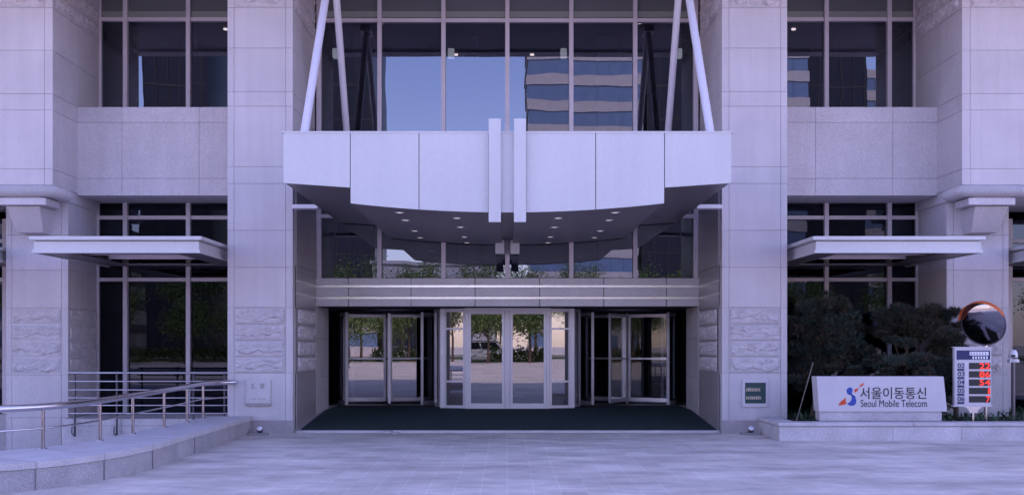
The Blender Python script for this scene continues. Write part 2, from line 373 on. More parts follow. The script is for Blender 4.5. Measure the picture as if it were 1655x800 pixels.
# =================================================================== THE OFFICE BUILDING
B = empty('office_building', (0, 0, 0), 'granite office building with tall piers, tinted windows and a recessed glass entrance', 'building')
ZJ = [0.23, 1.11, 2.31, 3.05, 3.73, 4.59, 4.90, 6.01, 6.28, 7.08, 7.82]
PF = Y(20.5)
SOF = 8.75
def sgn_box(b, s, x0, x1, *r, **k): b.box(*sorted((s*x0, s*x1)), *r, **k)
for s in (-1, 1):
    b = MB()
    blocks(b, s*3.95, s*5.15, PF, YG-0.0, 0.0, SOF, xj=[s*4.08, s*5.03], zj=ZJ)
    p = b.build('pier', ['stone', 'joint'], B)
    b = MB(); b.box(*sorted((s*3.935, s*5.165)), PF-0.015, PF+0.02, 0, 0.225); b.build('plinth', 'base', p)
    b = MB()
    for k in range(4):
        z0 = 1.11+k*0.3
        a = sorted((s*4.10, s*5.01))
        rockp(p, (a[0], PF-.004, z0+.02), (1,0,0), (0,-1,0), a[1]-a[0], 0.255, 0.045, 0, k+s*5)
        # rock faces on the inner return (facing the entrance)
        rockp(p, (s*3.925, PF+0.32 if s < 0 else PF+2.1, z0+.012), (0, 1 if s < 0 else -1, 0), (-s,0,0), 1.78, 0.276, 0.06, 0, k+s*9+20)
    rockp(p, (min(s*4.10, s*5.01), PF-.004, 7.84), (1,0,0), (0,-1,0), 0.91, 0.42, 0.06, 0, 77+s)
    for k in range(3):
        rockp(p, (s*3.95, PF+0.15 if s < 0 else PF+2.2, 7.84+k*.3), (0, 1 if s < 0 else -1, 0), (-s,0,0), 2.05, 0.28, 0.05, 0, k+s*9+50)
    # polished lining of the inner return
    b = MB()
    for z0, z1 in ((0.03, 0.62), (0.628, 1.10), (2.32, 2.56), (2.605, 2.80), (2.845, 3.10)):
        b.box(*sorted((s*3.92, s*3.9505)), PF+0.22, YG-.01, z0, z1)
    b.box(*sorted((s*3.935, s*3.9505)), PF+0.22, YG-.012, 0.03, 3.1)
    b.box(*sorted((s*3.92, s*3.9505)), PF+0.22, YG-.01, 3.108, 4.9)
    b.build('side_lining', 'polish', p)
    part('course_joint', 'joint', p, lambda b: [b.box(*sorted((s*4.10, s*5.01)), PF-.003, PF+.01, 1.105+k*.3, 1.119+k*.3) for k in range(5)])
    part('brass_strip', 'fascia', p, lambda b: [b.box(*sorted((s*3.926, s*3.94)), PF+0.22, YG-.01, z, z+.045) for z in (2.56, 2.80)])
    # outer massive wall on a corbelled column
    b = MB()
    blocks(b, s*8.37, s*16, PF, YG, 4.57, SOF, xj=[s*8.52, s*9.98, s*12.0, s*14.0], zj=[4.86, 5.94, 6.24, 7.04, 7.82])
    p = b.build('outer_wall', ['stone', 'joint'], B)
    b = MB()
    rockp(p, (min(s*8.54, s*9.96), PF-.004, 7.84), (1,0,0), (0,-1,0), 1.42, 0.42, 0.06, 0, 99+s)
    for k in range(3):
        rockp(p, (s*8.37, PF+0.15 if s < 0 else PF+2.2, 7.84+k*.3), (0, 1 if s < 0 else -1, 0), (-s,0,0), 2.05, 0.28, 0.05, 0, k+s*9+150)
    # half-round string course wrapping the corner
    b = MB()
    pr = [(0.0, 4.57)]+[(-0.11*math.sin(t)+0.02, 4.46+0.11*math.cos(t)) for t in [R(a) for a in range(0, 181, 15)]]+[(0.0, 4.35)]
    pts = []
    n = len(pr)
    path = [(s*16, 0), (s*8.37, 0), (s*8.37, 1)]
    rows = []
    for (xx, kind) in ((s*16, 0), (s*8.37, 1), (s*8.37, 2)):
        row = []
        for (d, z) in pr:
            if kind == 0: row.append((xx, PF+d, z))
            elif kind == 1: row.append((xx+s*d, PF+d, z))
            else: row.append((xx+s*d, PF+0.72, z))
        rows.append(row)
    vs = sum(rows, [])
    b.add(vs, [(r*n+i, r*n+i+1, (r+1)*n+i+1, (r+1)*n+i) for r in range(2) for i in range(n-1)], 0, True)
    b.box(*sorted((s*8.39, s*16)), PF+.02, YG-0.01, 4.352, 4.569)
    b.build('string_course', 'stone', p)
    b = MB(); b.bev(*sorted((s*8.50, s*9.36)), PF+0.01, PF+.66, 4.20, 4.332, 0.01)
    b.box(*sorted((s*8.6, s*9.3)), PF+.05, PF+.6, 4.33, 4.3515)
    b.build('abacus', 'stone', p)
    # column with tapering corbel
    b = MB()
    blocks(b, s*8.42, s*9.61, Y(21.35), YG-.012, -1.3, 4.351, xj=[s*8.55, s*9.5], zj=[0.23, 1.05, 2.33, 3.05, 3.73])
    c = b.build('column', ['stone', 'joint'], B)
    b = MB()
    for k in range(4):
        z0 = 1.07+k*0.315
        rockp(c, (min(s*8.57, s*9.48), Y(21.35)-.004, z0+.02), (1,0,0), (0,-1,0), 0.91, 0.265, 0.045, 0, k+s*15+200)
        rockp(c, (s*8.42, Y(21.35)+0.08 if s < 0 else YG-.05, z0+.01), (0, 1 if s < 0 else -1, 0), (-s,0,0), 1.4, 0.29, 0.03, 0, k+s*9+240)
    b = MB()
    x0, x1 = s*8.66, s*9.28
    tb = [(x0, Y(20.62), 4.19), (x1, Y(20.62), 4.19), (x1, Y(21.36), 4.19), (x0, Y(21.36), 4.19)]
    bb = [(s*8.74, Y(20.98), 3.74), (s*9.24, Y(20.98), 3.74), (s*9.24, Y(21.36), 3.74), (s*8.74, Y(21.36), 3.74)]
    b.add(tb+bb, [(0,1,2,3),(7,6,5,4),(0,4,5,1),(1,5,6,2),(3,2,6,7),(0,3,7,4)])
    b.build('corbel', 'stone', c)
    # spandrel between upper and lower window of the side bay
    b = MB()
    blocks(b, s*5.15, s*8.372, Y(21.7), YG+.1, 4.53, 6.25, xj=[s*X(820+498, 21.7), s*X(820+623, 21.7)], zj=[4.86, 5.95])
    b.build('spandrel', ['stone', 'joint'], B)
    # far column and wall end beyond
    b = MB(); blocks(b, s*12.8, s*14.0, Y(21.35), YG, -1.3, 4.2, zj=[0.23, 1.05, 2.33, 3.05, 3.73]); b.build('column', ['stone', 'joint'], B)
    b = MB(); blocks(b, s*14.0, s*16.0, YG-.2, YG+1, -1.3, 4.4, zj=[0.23, 1.05, 2.33, 3.05, 3.73]); b.build('end_wall', ['stone', 'joint'], B)

# windows ----------------------------------------------------------------
MW = 0.085
def window(x0, x1, z0, z1, vx, hz, name='window', mw=MW, hw=0.075):
    x0, x1 = sorted((x0, x1))
    f = part(name, 'frame', B, lambda b: (
        [b.box(x-mw/2, x+mw/2, YG-0.10, YG+0.08, z0, z1) for x in vx],
        [b.box(a, c, YG-0.07, YG+0.06, z-hw/2, z+hw/2) for z in hz
            for a, c in zip([x0]+[v+mw/2 for v in sorted(vx)], [v-mw/2 for v in sorted(vx)]+[x1])],
        b.box(x0, x0+.04, YG-.06, YG+.05, z0, z1), b.box(x1-.04, x1, YG-.06, YG+.05, z0, z1)))
    # one pane per opening, each hanging very slightly differently
    xs = [x0]+sorted(vx)+[x1]; zs = [z0]+sorted(hz)+[z1]
    rnd = random.Random(int((x0+50)*10+z0))
    for i in range(len(xs)-1):
        for k in range(len(zs)-1):
            a, c, d, e = xs[i]+.01, xs[i+1]-.01, zs[k]+.01, zs[k+1]-.01
            t1 = rnd.uniform(-1, 1)*.0012; t2 = rnd.uniform(-1, 1)*.0012
            cx = (a+c)/2; cz = (d+e)/2
            vs = [(xx, YG+t1*(xx-cx)+t2*(zz-cz), zz) for xx, zz in ((a,d),(c,d),(c,e),(a,e))]
            part('pane', 'darkglass' if z0 < 1 else 'glass', f, lambda b: b.add(vs, [(0,1,2,3)]))
    return f
window(-3.92, 3.92, 2.99, SOF, [-3.90+.04, -2.62, -1.31, 0, 1.31, 2.62, 3.86], [4.26, 8.27])
for s in (-1, 1):
    vx = [s*6.54, s*7.83]
    window(s*5.15, s*8.37, 6.25, SOF, vx, [8.29])
    window(s*5.15, s*8.42, 0.2, 4.53, vx, [2.96, 4.23])
    window(s*9.61, s*12.8, 0.2, 4.2, [s*10.3, s*11.6], [2.96, 3.75])
# interior shell ---------------------------------------------------------
YI = YG+0.12
b = MB()
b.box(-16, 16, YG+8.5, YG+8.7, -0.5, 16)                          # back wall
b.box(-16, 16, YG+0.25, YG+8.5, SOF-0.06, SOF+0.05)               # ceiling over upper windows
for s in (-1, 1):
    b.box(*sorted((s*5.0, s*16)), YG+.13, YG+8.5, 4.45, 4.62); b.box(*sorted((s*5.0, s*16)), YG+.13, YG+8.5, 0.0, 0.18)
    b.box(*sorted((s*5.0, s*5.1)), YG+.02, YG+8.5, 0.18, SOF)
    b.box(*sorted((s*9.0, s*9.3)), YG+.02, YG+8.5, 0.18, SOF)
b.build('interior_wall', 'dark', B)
for x in (-3.3, -0.9, 2.3, -7.3, 7.3, -5.9, 5.9):
    b = MB(); b.box(x-.22, x+.22, YG+2.6, YG+3.1, 2.6 if abs(x) < 5 else 4.7, SOF-.06); b.build('interior_column', 'inner', B)
for x0, x1, vx in ((-3.92, 3.92, [-3.86, -2.62, -1.31, 0, 1.31, 2.62, 3.86]), (-8.37, -5.15, [-7.83, -6.54]), (5.15, 8.37, [6.54, 7.83])):
    xs = [x0]+vx+[x1]
    for a, c in zip(xs[:-1], xs[1:]):
        if c-a > .2:
            part('transom_panel', 'shadowbox', B, lambda b: b.box(a+.045, c-.045, YG-.04, YG-.012, 8.33, 8.46))  # opaque band before the panes, toned like a lit ceiling
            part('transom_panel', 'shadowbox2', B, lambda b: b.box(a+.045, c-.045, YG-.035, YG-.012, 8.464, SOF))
for (x, y, z) in ((-2.75, 1.5, 8.5), (2.9, 1.5, 8.5), (-1.25, 4.2, 8.4), (0.6, 4.2, 8.4), (-6.3, 2.0, 8.4), (-6.0, 4.0, 8.4), (6.4, 2.0, 8.4), (6.0, 4.0, 8.4)):
    part('ceiling_lamp', 'lightdisc', B, lambda b: b.lathe([(0.0, 0), (0.05, 0), (0.05, 0.03)], (x, YG+y, SOF-.10), 12))
for x in (-3.78, -1.24, 1.24, 3.78):
    part('wall_lamp', 'paleshade', B, lambda b: b.bev(x-.07, x+.07, YG+1.6, YG+1.74, 7.93, 8.14, .015))
# upper storeys overhanging the entrance (out of the picture, seen in the glass, they cast the shade)
YO = Y(18.2); TOP = 16.6
b = MB()
b.box(-16, 16, YO, YG+8.7, SOF+0.06, SOF+0.35, 1)                 # soffit slab
for s in (-1, 1): b.box(*sorted((s*15.7, s*16)), YO, YG+8.7, SOF+.35, TOP); b.box(*sorted((s*15.9, s*16)), PF+2.3, YG+8.7, -0.5, SOF)
b.box(-16, 16, YG+8.4, YG+8.7, SOF+.35, TOP); b.box(-16, 16, YO, YG+8.7, TOP, TOP+0.4)
for z0, z1 in ((SOF+.0, 9.7), (11.6, 12.9), (15.0, TOP)):
    b.box(-16, 16, YO-.02, YO+.4, z0, z1)
for i in range(9): b.box(-16+i*3.9-(.4 if i else 0), -16+i*3.9+.8, YO-.03, YO+.4, 9.7, 15.0)
u = b.build('upper_storey', ['stone', 'concrete'], B)
part('upper_window', 'towerglass', u, lambda b: (b.box(-15.7, 15.7, YO+.25, YO+.3, 9.7, 11.6), b.box(-15.7, 15.7, YO+.25, YO+.3, 12.9, 15.0)))

# entrance fascia --------------------------------------------------------
b = MB()
xs = [-3.92, -3.25, -1.97, -0.66, 0.66, 1.97, 3.25, 3.92]
for a, c in zip(xs[:-1], xs[1:]):
    for z0, z1 in ((2.41, 2.56), (2.605, 2.80), (2.845, 2.985)):
        b.bev(a+(.007 if a > -3.9 else 0), c-(.007 if c < 3.9 else 0), YG-.13, YG-.07, z0, z1, 0.004)
b.box(-3.92, 3.92, YG-.085, YG+.1, 2.415, 2.98, 1)
fa = b.build('fascia', ['fascia', 'joint'], B)
part('bright_strip', 'mirror_strip', fa, lambda b: [b.box(-3.919, 3.919, YG-.098, YG-.086, z+.002, z+.043) for z in (2.56, 2.80)])
# recess: jamb walls, ceiling, dark drum walls
DF = 0.25                                         # floor level of the lobby
for s in (-1, 1):
    b = MB()
    for z0, z1 in ((0.12, 0.95), (0.958, 1.75), (1.758, 2.41)): b.box(*sorted((s*3.91, s*4.3)), YG-.068, Y(24.35), z0, z1)
    b.build('jamb', 'stone', B)
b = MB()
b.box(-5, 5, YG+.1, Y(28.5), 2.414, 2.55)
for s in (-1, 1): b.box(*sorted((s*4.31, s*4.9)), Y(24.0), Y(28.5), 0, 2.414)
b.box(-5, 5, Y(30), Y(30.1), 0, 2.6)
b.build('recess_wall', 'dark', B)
part('lobby_floor', 'polish', B, lambda b: b.box(-5, 5, Y(25.25), Y(30), 0.0, DF-.004))

# sloping threshold slab and the mat on it
b = MB()
b.prism([(Y(20.62), 0.001), (Y(20.62), 0.042), (Y(23.6), DF-.012), (Y(25.3), DF-.012), (Y(25.3), 0.001)], 'x', -3.93, 3.93)
tag(b.build('threshold_slab', 'cap', B))
b = MB()
def matz(D): return 0.045+(DF-.055)*(min(D, 23.6)-20.62)/(23.6-20.62)
rowsD = [20.66, 21.6, 22.6, 23.6, 24.4, 25.22]
def mx_(D, s): return s*(3.86 if D < 24.3 else 3.9)
vs = []
for D in rowsD:
    dd = D if D > 20.7 else D
    vs += [(-3.84+(0.0 if D < 24 else 0), Y(D+(0.0)), matz(D)), (3.88, Y(D), matz(D)), ]
n = len(rowsD)
top = [(v[0], v[1], v[2]+.012) for v in vs]
b.add(vs+top, [(2*n+2*i, 2*n+2*i+1, 2*n+2*i+3, 2*n+2*i+2) for i in range(n-1)]+[(0,1,2*n+1,2*n)]+[(2*i, 2*i+2, 2*n+2*i+2, 2*n+2*i) for i in range(n-1)]+[(2*i+1, 2*i+3, 2*n+2*i+3, 2*n+2*i+1) for i in range(n-1)])
tag(b.build('entrance_mat', 'mat'), 'dark green carpet mat covering the whole floor in front of the doors', 'mat')
# strip of mat behind jamb sides
# doors ------------------------------------------------------------------
DFz = DF+.004
def leaf(parent, p0, p1, z0, z1, st=0.06, rails=(), name='leaf', bot=0.1, th=0.05, top_=0.07, gl='doorglass', fm='doorframe'):
    """a glazed leaf from p0 to p1 (x,y): stiles, rails, pane"""
    p0 = Vector((*p0, 0)); p1 = Vector((*p1, 0)); d = (p1-p0); L = d.length; d.normalize(); nn = Vector((d.y, -d.x, 0))
    b = MB()
    def bx(u0, u1, za, zb, t=th):
        vs = []
        for z in (za, zb):
            for (u, k) in ((u0, -1), (u1, -1), (u1, 1), (u0, 1)): vs.append(p0+d*u+nn*(k*t/2)+Vector((0,0,z)))
        b.add(vs, [(0,3,2,1),(4,5,6,7),(0,1,5,4),(1,2,6,5),(2,3,7,6),(3,0,4,7)])
    bx(0, st, z0, z1); bx(L-st, L, z0, z1); bx(st, L-st, z0, z0+bot, th*.9); bx(st, L-st, z1-top_, z1, th*.9)
    for r in rails: bx(st, L-st, r-.02, r+.02, th*.8)
    o = b.build(name, fm, parent)
    g = MB(); g.add([p0+d*st+Vector((0,0,z0+bot)), p0+d*(L-st)+Vector((0,0,z0+bot)), p0+d*(L-st)+Vector((0,0,z1-top_)), p0+d*st+Vector((0,0,z1-top_))], [(0,1,2,3)])
    g.build('pane', gl, o)
    return o
HT = 2.405
# sliding doors in the middle
leaf(B, (-0.84, Y(24.0)), (-0.06, Y(24.0)), DFz+.01, HT-.05, 0.055, name='sliding_door', bot=0.10)
leaf(B, (0.06, Y(24.0)), (0.84, Y(24.0)), DFz+.01, HT-.05, 0.055, name='sliding_door', bot=0.10)
part('door_frame', 'doorframe', B, lambda b: (b.box(-.055, .055, Y(24.02), Y(24.10), DFz, HT-.05), b.box(-.92, .92, Y(23.98), Y(24.10), HT-.048, HT+.008),
     b.box(-.905, -.845, Y(23.97), Y(24.1), DFz, HT-.05), b.box(.845, .905, Y(23.97), Y(24.1), DFz, HT-.05), b.box(-.9, .9, Y(23.96), Y(24.12), DFz-.003, DFz+.012)))
for s in (-1, 1):
    leaf(B, (s*0.905, Y(24.06)), (s*1.37, Y(24.20)), DFz, HT, 0.05, rails=(0.83, 1.97), name='side_light', bot=0.06)
    part('door_post', 'doorframe', B, lambda b: b.box(*sorted((s*1.37, s*1.455)), Y(24.15), Y(24.27), DFz, HT))
    leaf(B, (s*1.49, Y(24.6)), (s*1.62, Y(24.9)), DFz, HT, 0.045, name='side_light', bot=0.07)
# revolving doors
def revolving(s, ang0):
    cx, cy, r = s*2.80, Y(26.1), 1.12
    e = empty('revolving_door', (cx, cy, DF)); e.parent = B
    def arc(a0, a1):
        f = MB(); g = MB(); N = 8
        for k in range(N+1):
            t = R(a0+(a1-a0)*k/N)
            if k in (0, N):
                x, y = cx+r*math.cos(t), cy+r*math.sin(t); f.box(x-.03, x+.03, y-.03, y+.03, DFz, 2.36)
        for z0, z1 in ((DFz, DFz+.09), (2.28, 2.36)):
            vs = []
            for k in range(N+1):
                t = R(a0+(a1-a0)*k/N)
                for rr in (r-.02, r+.02): 
                    for z in (z0, z1): vs.append((cx+rr*math.cos(t), cy+rr*math.sin(t), z))
            fs = []
            for k in range(N):
                o = 4*k; fs += [(o, o+4, o+5, o+1), (o+2, o+3, o+7, o+6), (o+1, o+5, o+7, o+3), (o, o+2, o+6, o+4)]
            f.add(vs, fs)
        w_ = f.build('drum_wall', 'doorframe', e)
        vs = []
        for k in range(N+1):
            t = R(a0+(a1-a0)*k/N); vs += [(cx+r*math.cos(t), cy+r*math.sin(t), DFz+.09), (cx+r*math.cos(t), cy+r*math.sin(t), 2.28)]
        g.add(vs, [(2*k, 2*k+2, 2*k+3, 2*k+1) for k in range(N)], 0, True); g.build('pane', 'drumglass', w_)
    arc(145, 220); arc(-40, 35)
    part('drum_canopy', 'darksteel', e, lambda b: (b.lathe([(0, 2.36), (r+.05, 2.36), (r+.05, 2.412)], (cx, cy, 0), 32)))
    part('centre_post', 'doorframe', e, lambda b: b.tube([(cx, cy, DFz), (cx, cy, 2.36)], 0.035, 10))
    for k in range(4):
        t = R(ang0+90*k); c, si = math.cos(t), math.sin(t)
        l = leaf(e, (cx+.05*c, cy+.05*si), (cx+1.04*c, cy+1.04*si), DFz+.05, 2.33, 0.05, rails=(1.30,), name='leaf', bot=0.09, gl='doorglass' if s < 0 else 'drumglass')  # right leaves get weaker mirroring, standing in for a dark reflection
        bb = MB(); 
        p0 = Vector((cx+.05*c, cy+.05*si, 0)); p1 = Vector((cx+1.04*c, cy+1.04*si, 0))
        bb.tube([p0+Vector((0,0,DFz+.02)), p1+Vector((0,0,DFz+.02))], 0.012, 6); bb.build('sweep', 'darksteel', l)
revolving(-1, 188)
revolving(1, -28)
e = None

# =================================================================== MAIN CANOPY
CAN = empty('entrance_canopy', (0, Y(17.08), 4.9)); CAN.parent = B
YC = Y(17.08)
def bot_in(x): return 3.66+0.14*(abs(x)/2.41)**2
def bot_out(x): return 4.04+0.07*((abs(x)-2.41)/1.03)
def fpanel(x0, x1, fn, yy=YC, top=4.89):
    N = 10; pts = [(x0+(x1-x0)*k/N, fn(x0+(x1-x0)*k/N)) for k in range(N+1)]
    b = MB(); b.prism([(x0, top)]+pts+[(x1, top)], 'y', yy, yy+.05)
    b.build('fascia_panel', 'panel', CAN)
g = .006
for s in (-1, 1):
    for x0, x1, fn in ((2.41, 3.44, bot_out), (1.355, 2.41, bot_in), (0.285, 1.355, bot_in)):
        a, c = sorted((s*(x0+g), s*(x1-g))); fpanel(a, c, fn)
fpanel(-.285+g, .285-g, bot_in, YC+.002)
# body with slatted soffit
b = MB()
up = .012
def body(x0, x1, fn):
    N = 14; xs = [x0+(x1-x0)*k/N for k in range(N+1)]
    b.prism([(x, fn(x)+up) for x in xs]+[(x1, 4.87), (x0, 4.87)], 'y', YC+.052, YG-.11)
body(-3.43, -2.415, bot_out); body(2.415, 3.43, bot_out); body(-2.41, -.11, bot_in); body(.11, 2.41, bot_in)
b.box(-.11, .11, YC+.08, YG-.11, 3.76, 4.87, 1)
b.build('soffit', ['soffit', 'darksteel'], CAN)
part('roof_edge', 'panel', CAN, lambda b: (b.box(-3.46, 3.46, YC-.01, YG-.11, 4.872, 4.90)))
for s in (-1, 1):
    b = MB(); b.bev(*sorted((s*.10, s*.285)), YC-.09, YC-.002, 3.50, 5.08, .008); b.build('fin', 'panel', CAN)
    b = MB(); b.bev(*sorted((s*.06, s*.245)), YG-.42, YG-.14, 3.46, 3.75, .006); b.build('fin_end', 'panel', CAN)
    for x, ds in ((.82, (18.1, 19.5, 21.3, 22.5)), (1.72, (17.8, 18.9, 20.7, 22.0))):
        for D in ds:
            z = bot_in(x)+up-.004
            l = part('downlight', 'trim', CAN, lambda b: b.lathe([(.05, 0), (.085, 0), (.085, .02)], (s*x, Y(D), z-.004), 16))
            part('lens', 'downlight', l, lambda b: b.lathe([(0, .0), (.055, 0.0)], (s*x, Y(D), z-.002), 16))
    for (p0, p1, r) in (((s*3.17, Y(17.35), 4.87), (s*3.20, Y(20.4), SOF+.05), .068), ((s*3.2, Y(22.75), 4.87), (s*3.2, Y(20.45), SOF+.05), .066)):
        st = part('strut', 'strut', CAN, lambda b: b.tube([p0, p1], r, 18))
    part('strut_bracket', 'strut', CAN, lambda b: (b.bev(s*3.2-.12, s*3.2+.12, Y(20.15), Y(20.7), SOF-.06, SOF+.055, .01)))
    # steel support bracket visible beside the canopy against the pier return
    part('side_bracket', 'strut', CAN, lambda b: b.box(*sorted((s*3.44, s*3.91)), Y(20.2), Y(20.45), 4.10, 4.17))

# side canopies ----------------------------------------------------------
def side_canopy(x0, x1, Df=19.17):
    x0, x1 = sorted((x0, x1)); e = empty('side_canopy', ((x0+x1)/2, Y(Df), 3.2)); e.parent = B
    yb = YG-.11; yf = Y(Df)
    b = MB()
    def ring(o, z0, z1, t=.04):
        b.box(x0-o, x1+o, yf-o, yf-o+t, z0, z1); b.box(x0-o, x0-o+t, yf-o+t, yb, z0, z1); b.box(x1+o-t, x1+o, yf-o+t, yb, z0, z1)
    ring(0.06, 3.43, 3.49); ring(0.0, 3.26, 3.405); ring(0.025, 3.205, 3.26)
    b.box(x0+.01, x1-.01, yf+.01, yb, 3.42, 3.485)
    b.build('fascia_panel', 'panel', e)
    part('reveal', 'darksteel', e, lambda b: b.box(x0+.02, x1-.02, yf+.02, yf+.05, 3.40, 3.43))
    b = MB()
    b.box(x0+.04, x1-.04, yf+.042, yf+.5, 3.225, 3.25); b.box(x0+.04, x1-.04, yb-.5, yb, 3.225, 3.25)
    b.box(x0+.04, x0+.5, yf+.5, yb-.5, 3.225, 3.25); b.box(x1-.5, x1-.04, yf+.5, yb-.5, 3.225, 3.25)
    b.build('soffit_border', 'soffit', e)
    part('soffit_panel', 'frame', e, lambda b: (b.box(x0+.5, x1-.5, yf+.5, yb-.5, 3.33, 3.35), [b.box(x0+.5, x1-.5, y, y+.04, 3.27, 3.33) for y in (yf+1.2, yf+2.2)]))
for s in (-1, 1):
    side_canopy(s*5.31, s*8.15); side_canopy(s*9.75, s*12.7)

# =================================================================== LEFT: RAMP WALL, RAILINGS
b = MB()
def ribbon(O, I, z0, z1, mi, oo=0.0):
    n = len(O)
    vs = []
    for o, i in zip(O, I):
        d = (Vector(o)-Vector(i)).normalized()*oo; vs += [(o[0]+d.x, Y(o[1]+d.y), z0), (o[0]+d.x, Y(o[1]+d.y), z1), (i[0], Y(i[1]), z1), (i[0], Y(i[1]), z0)]
    fs = []
    for k in range(n-1):
        a = 4*k; c = a+4; fs += [(a, c, c+1, a+1), (a+1, c+1, c+2, a+2), (a+2, c+2, c+3, a+3)]
    fs += [(0,1,2,3), (4*(n-1), 4*(n-1)+3, 4*(n-1)+2, 4*(n-1)+1)]
    b.add(vs, fs, mi)
seg = 8
k = 0
while k < len(OD)-1:
    k2 = min(k+seg, len(OD)-1)
    ribbon(OD[k:k2+1], ID[k:k2+1], 0.245, 0.32, 1, 0.015)
    ribbon(OD[k:k2+1], ID[k:k2+1], -1.2, 0.24, 0)
    # open joint between segments
    o, i = OD[k2], ID[k2]
    k = k2
ribbon(OD, ID, 0.2405, 0.2445, 2, -0.012)
# dark vertical joints across wall and coping
for k in range(seg, len(OD)-1, seg):
    o, i = OD[k], ID[k]; d = (o-i).normalized()*.018; t = Vector((-d.y, d.x)).normalized()*.004
    vs = [(o+d+t), (o+d-t), (i-t), (i+t)]
    b.add([(v.x, Y(v.y), z) for z in (0.0, .3215) for v in vs], [(0,3,2,1),(4,5,6,7),(0,1,5,4),(1,2,6,5),(2,3,7,6),(3,0,4,7)], 2)
tag(b.build('ramp_wall', ['wallgr', 'cap', 'joint']), 'low curved grey granite wall with pale coping sweeping to the left', 'wall')
# handrail on the wall
HR = empty('handrail', (-5.5, Y(16), 0.32), 'thick polished steel handrail curving along the low granite wall at the left', 'railing')
RL = [(a+(c-a)*0.86) for a, c in zip(OD, ID)]
def rl_at(D):
    best = min(RL, key=lambda p: abs(p.y-D)); return best
def rz_(D): return .85+.09*min(1, max(0, (D-14)/5.5))
railpts = [(p.x, Y(p.y), rz_(p.y)) for p in RL if p.y < 20.4]
railpts = [(-4.98, Y(20.44), 0.94), (-5.12, Y(20.4), 0.94)] + railpts[1:]
part('top_rail', 'steel', HR, lambda b: b.tube(railpts, 0.044, 16))
part('mid_rail', 'steel', HR, lambda b: b.tube([(p[0], p[1], p[2]-.27) for p in railpts[1:]], 0.013, 8))
for D in (19.8, 18.7, 17.55, 16.4, 15.2, 14.1):
    p = rl_at(D)
    l = part('post', 'poststeel', HR, lambda b: (b.tube([(p.x, Y(p.y), 0.32), (p.x, Y(p.y), rz_(p.y)-.03)], 0.022, 10), b.lathe([(.0, .335), (.045, .335), (.045, .32)], (p.x, Y(p.y), 0), 14)))
for xx in (-7.7, -9.6, -11.6, -13.6):
    p = min(RL, key=lambda q: abs(q.x-xx))
    part('post', 'poststeel', HR, lambda b: b.tube([(p.x, Y(p.y), 0.32), (p.x, Y(p.y), rz_(p.y)-.03)], 0.022, 10))
# far retaining wall with second railing
b = MB(); blocks(b, -8.42, -5.15, Y(21.05), YG-.05, -1.2, 0.23, xj=[-7.3, -6.2], zj=[0.1])
b.box(-16, -9.0, YG-.1, YG-.02, -1.3, .21)
tag(b.build('retaining_wall', ['cap', 'joint']), 'pale granite retaining wall in front of the left window bay', 'wall')
RB = empty('thin_railing', (-6.7, Y(20.98), 0), 'railing of thin horizontal steel bars before the left ground floor window', 'railing')
for i, z in enumerate((1.10, 0.94, 0.78, 0.63, 0.49, 0.34)):
    part('bar', 'steel', RB, lambda b: b.tube([(-8.25, Y(20.95), z), (-5.22, Y(20.95), z)], 0.013 if i else 0.018, 8))
for px in (120, 188, 312, 362):
    x = X(px, 20.95)
    part('post', 'darksteel', RB, lambda b: (b.box(x-.014, x+.014, Y(20.96), Y(21.0), -0.1, 1.10), b.tube([(x, Y(20.93), -.08), (x-.03, Y(20.9), -.02), (x-.03, Y(20.92), .1)], .012, 6),
         b.tube([(x, Y(20.97), 1.06), (x-.035, Y(20.95), 1.13)], .011, 6), b.tube([(x, Y(20.97), 1.06), (x+.035, Y(20.95), 1.13)], .011, 6)))

# =================================================================== RIGHT: PLANTER, SIGNS
b = MB()
PY = Y(18.9)
blocks(b, 4.62, 16, PY+.015, PY+.34, 0, 0.235, xj=[6.55, 7.72, 8.9, 10.3, 12])
blocks(b, 4.62, 4.92, PY+.341, PF-.005, 0, 0.235)
b.box(4.64, 16, PY+.03, PY+.33, .23, .246, 1)
xs = [4.60, 6.9, 9.3, 11.6, 16]
for a, c in zip(xs[:-1], xs[1:]): b.bev(a, c-.006, PY, PY+.36, .246, .31, .008, 0)
b.bev(4.60, 4.95, PY+.364, PF-.005, .246, .31, .008, 0)
PL = tag(b.build('planter', ['cap', 'joint']), 'long low granite planter in front of the right window bay', 'planter')
part('soil', 'soil', PL, lambda b: b.box(4.93, 16, PY+.33, YG-.1, 0.02, 0.255))
# ground cover
rnd = random.Random(3)
b = MB(); 
for i in range(1500):
    x = rnd.uniform(5.2, 12); y = rnd.uniform(PY+.45, YG-.2)
    h = rnd.uniform(.03, .16); a = rnd.uniform(0, 6.28); wd = rnd.uniform(.012, .03)
    lean = Vector((math.cos(a), math.sin(a), 0))*h*.7; sd_ = Vector((-math.sin(a), math.cos(a), 0))*wd
    o = Vector((x, y, .25)); b.add([o, o+sd_+lean*.5+Vector((0,0,h*.6)), o+lean+Vector((0,0,h)), o-sd_+lean*.5+Vector((0,0,h*.6))], [(0,1,2,3)], 1 if rnd.random() < .006 else 0)
tag(b.build('ground_cover', ['leaf', 'flower']), None, None, None, 'stuff')

